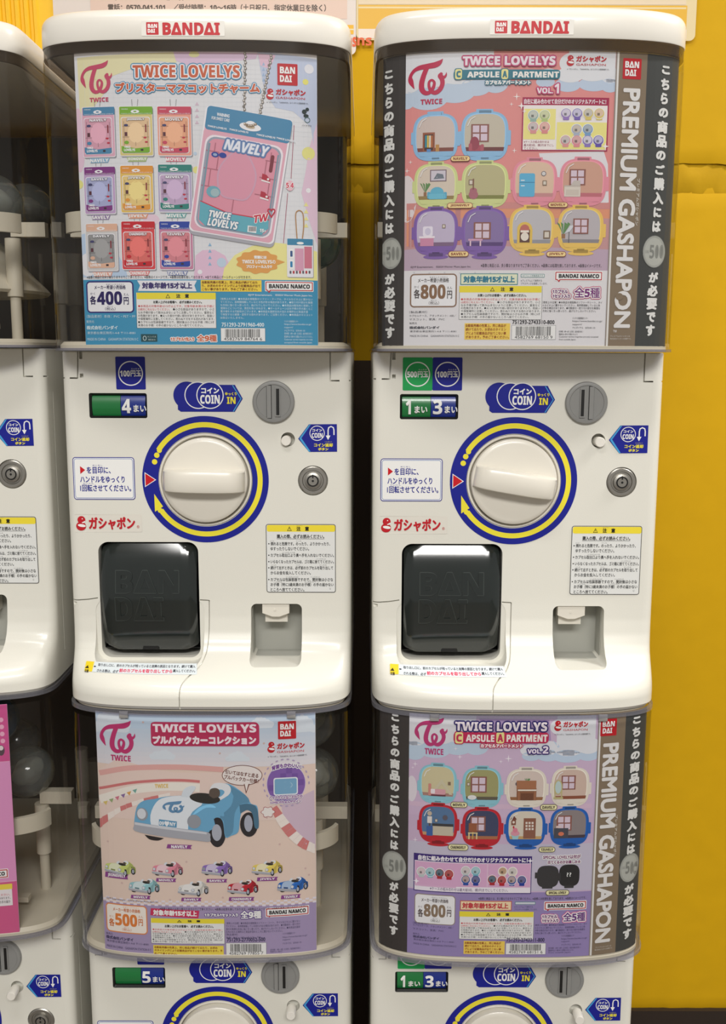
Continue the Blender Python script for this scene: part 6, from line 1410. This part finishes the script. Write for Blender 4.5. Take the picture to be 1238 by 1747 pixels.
# ------------------------------------------------------------------ machines
T = 'white capsule vending machine, '
machine('mid_up', T+'upper middle, dome showing the blue-footed charm card', [C100], [(0, '', GB), (205, '4', BB)], 1, 0.8)
machine('right_up', T+'upper right, dome with a pink capsule-room card between dark strips', [CG500, C100B], [(155, '1', GB), (206, '3', BB)], -1, 9.5)
machine('mid_low', T+'lower middle, dome showing the blue toy car card', [C100], [(0, '', GB), (205, '5', BB)], 1, 0, push=.012, lid=False)
machine('right_low', T+'lower right, dome with a lilac capsule-room card between dark strips', [CG500, C100B], [(155, '1', GB), (206, '3', BB)], -1, 0, push=.012, lid=False)
machine('left_up', T+'upper left, cut by the photo edge, no card visible', [C100], [(0, '', GB), (205, '3', BB)], 1, 0)
machine('left_low', T+'lower left, cut by the photo edge, with a bright pink card', [C100], [(0, '', GB), (205, '3', BB)], 1, 0, push=.012, lid=False)
def ext(m, ul, ur, vt, vb, vmid):
    """card edges measured in the photo"""
    a = seen(ul, vmid, m, surf_card)[0]; b = seen(ur, vmid, m, surf_card)[0]
    um = (ul+ur)/2
    return a, seen(um, vb, m, surf_card)[1], b, seen(um, vt, m, surf_card)[1]
card('mid_up', 'glossy card of boxed keyring charms, 400 yen, with a blue lower band', card_A, *ext('mid_up', 136.5, 541.5, 87.5, 594, 345), (224, 224, 228))
card('right_up', 'pink card of furnished capsule rooms, 800 yen, between dark strips with silver coins', card_B, -.1405, *[ext('right_up', 690, 1090, 87, 595, 345)[i] for i in (1,)], .1405, ext('right_up', 690, 1090, 87, 595, 345)[3], (66, 64, 62))
card('mid_low', 'card of a light blue toy car with eight small cars below, 500 yen', card_C, *ext('mid_low', 171.5, 539, 1219.5, 1633, 1430), (224, 214, 208))
card('right_low', 'lilac card of furnished capsule rooms, 800 yen, between dark strips with silver coins', card_D, -.1405, ext('right_low', 696, 1058, 1221, 1633, 1430)[1], .1405, ext('right_low', 696, 1058, 1221, 1633, 1430)[3], (66, 64, 62))
e_ = ext('left_low', -100, 23, 1204, 1603, 1400)
card('left_low', 'bright pink card at the left edge, mostly out of the photo', card_E, -e_[2], e_[1], e_[2], e_[3], (224, 150, 190))

# ------------------------------------------------------------------ capsules
def capsule_meshes(top, bot, fill, key):
    r = .030
    def half(sgn):
        bm = bmesh.new(); pr = [(r*math.cos(math.radians(a)), sgn*r*math.sin(math.radians(a))) for a in range(0, 91, 9)]; pr[-1] = (0, sgn*r)
        if sgn > 0: pr = [(r*1.02, -.0025), (r*1.02, .001)]+pr[0:]
        lathe_z(bm, pr, 0, 0, 32); return bm
    a = bm_mesh('upper_shell', half(1), clear_mat('capsule_clear_'+key, top, .06, haze=(.10, (190, 196, 190))))
    b = bm_mesh('lower_shell', half(-1), clear_mat('capsule_base_'+key, bot, .08, haze=(.6 if key in ('green', 'blue') else .14, bot)))
    bm = bmesh.new(); rnd = random.Random(key)
    bmesh.ops.create_icosphere(bm, subdivisions=3, radius=r*.60)
    for v in bm.verts: v.co *= 1+.22*math.sin(v.co.x*170+v.co.z*120)*math.cos(v.co.y*150); v.co.z *= .75
    c = bm_mesh('wrapped_toy', bm, mat('wrapped_toy_'+key, fill, .45, var=.25, bscale=80))
    return a, b, c
KIND = {'clear': capsule_meshes((238, 240, 238), (206, 210, 206), (176, 174, 164), 'clear'), 'green': capsule_meshes((206, 226, 214), (20, 104, 74), (120, 130, 120), 'green'),
        'blue': capsule_meshes((220, 228, 232), (60, 110, 150), (150, 160, 166), 'blue'), 'grey': capsule_meshes((226, 226, 222), (176, 176, 170), (116, 112, 106), 'grey')}
def capsule(m, x, y, z, kind, label, group, rot):
    M = MACH[m]; r = bpy.data.objects.new('toy_capsule', None); C.objects.link(r); r.location = (M[0]+x, M[1]+y, M[2]+z-.030-.008); r.empty_display_size = .02
    tag(r, label, 'capsule', group); a, b, c = KIND[kind]
    R = Euler(rot); off = Vector((0, 0, .030))
    for nme, me in (('upper_shell', a), ('lower_shell', b), ('wrapped_toy', c)): part(nme, me, r, off, rot)
def fill(m, pts, label, group):
    rnd = random.Random(m)
    for p in pts:
        capsule(m, *p[:3], p[3], p[4] if len(p) > 4 else label, None if len(p) > 4 else group, (rnd.uniform(-1, 1), rnd.uniform(-1, 1), rnd.uniform(0, 6)))
Z1 = .1422+.0345-.018; 
fill('mid_up', [(.107, .100, .128, 'green', 'green-based capsule at the right side of the upper middle dome'), (.040, .105, .158, 'grey', 'grey capsule behind the green one in the upper middle dome')], '', '')
fill('mid_low', [(.104, .082, .163, 'clear', 'largest clear capsule beside the toy car card, right side of the lower middle dome'), (.100, .090, .224, 'clear', 'clear capsule resting on top of another at the right of the lower middle dome'), (-.098, .075, .162, 'grey', 'dim grey capsule left of the toy car card in the lower middle dome')], '', '')
LB = 'clear capsule heaped in the lower left dome'
fill('left_low', [(.040, .000, .166, 'clear', 'frontmost clear capsule beside the pink card, lower left dome'), (.092, .050, .162, 'clear', 'rightmost clear capsule, beside the dome wall of the lower left machine'), (.052, .128, .166, 'grey', 'greyish capsule at the back of the lower left dome'), (.050, .062, .222, 'blue', 'blue-tinted capsule at the top of the heap in the lower left dome')], '', '')
LB = 'clear capsule heaped in the upper left dome'
fill('left_up', [(.020, .020, .166, 'clear', 'clear capsule cut by the left edge of the photo, upper left dome'), (.088, .050, .162, 'clear', 'large clear capsule at the right of the upper left dome'), (.032, .120, .166, 'clear', 'clear capsule at the back of the upper left dome'), (.100, .122, .164, 'grey', 'greyish capsule in the back right corner of the upper left dome')], '', '')
# stand under the lower machines
for k, n in (('left_low', 'left'), ('mid_low', 'middle'), ('right_low', 'right')):
    M = MACH[k]; zt = M[2]-.3642; bm = bmesh.new(); box(bm, -.135, .02, 0, .135, .31, zt, 0)
    o = obj('machine_plinth', bm_mesh('machine_plinth', bm, mat('plinth_steel', (150, 146, 138), rough=.5, var=.05), False), None, (M[0], M[1], 0)); tag(o, 'grey box plinth under the %s pair of machines' % n, 'stand')
# ceiling lamp housings (what the light comes from)
for (x, y, sx, sy), n in (((.1, -2.75, 1.8, .9), 'widest'), ((-.35, -.9, .8, .25), 'left hand'), ((1.75, -.25, .9, .3), 'right hand')):
    root = bpy.data.objects.new('ceiling_light', None); C.objects.link(root); root.location = (x, y, 2.63); tag(root, n+' flat ceiling light in front of the machines', 'light', 'ceiling lights')
    bm = bmesh.new(); box(bm, -sx/2-.02, -sy/2-.02, .0, sx/2+.02, sy/2+.02, .07); part('housing', bm_mesh('housing', bm, CEILM, False), root)
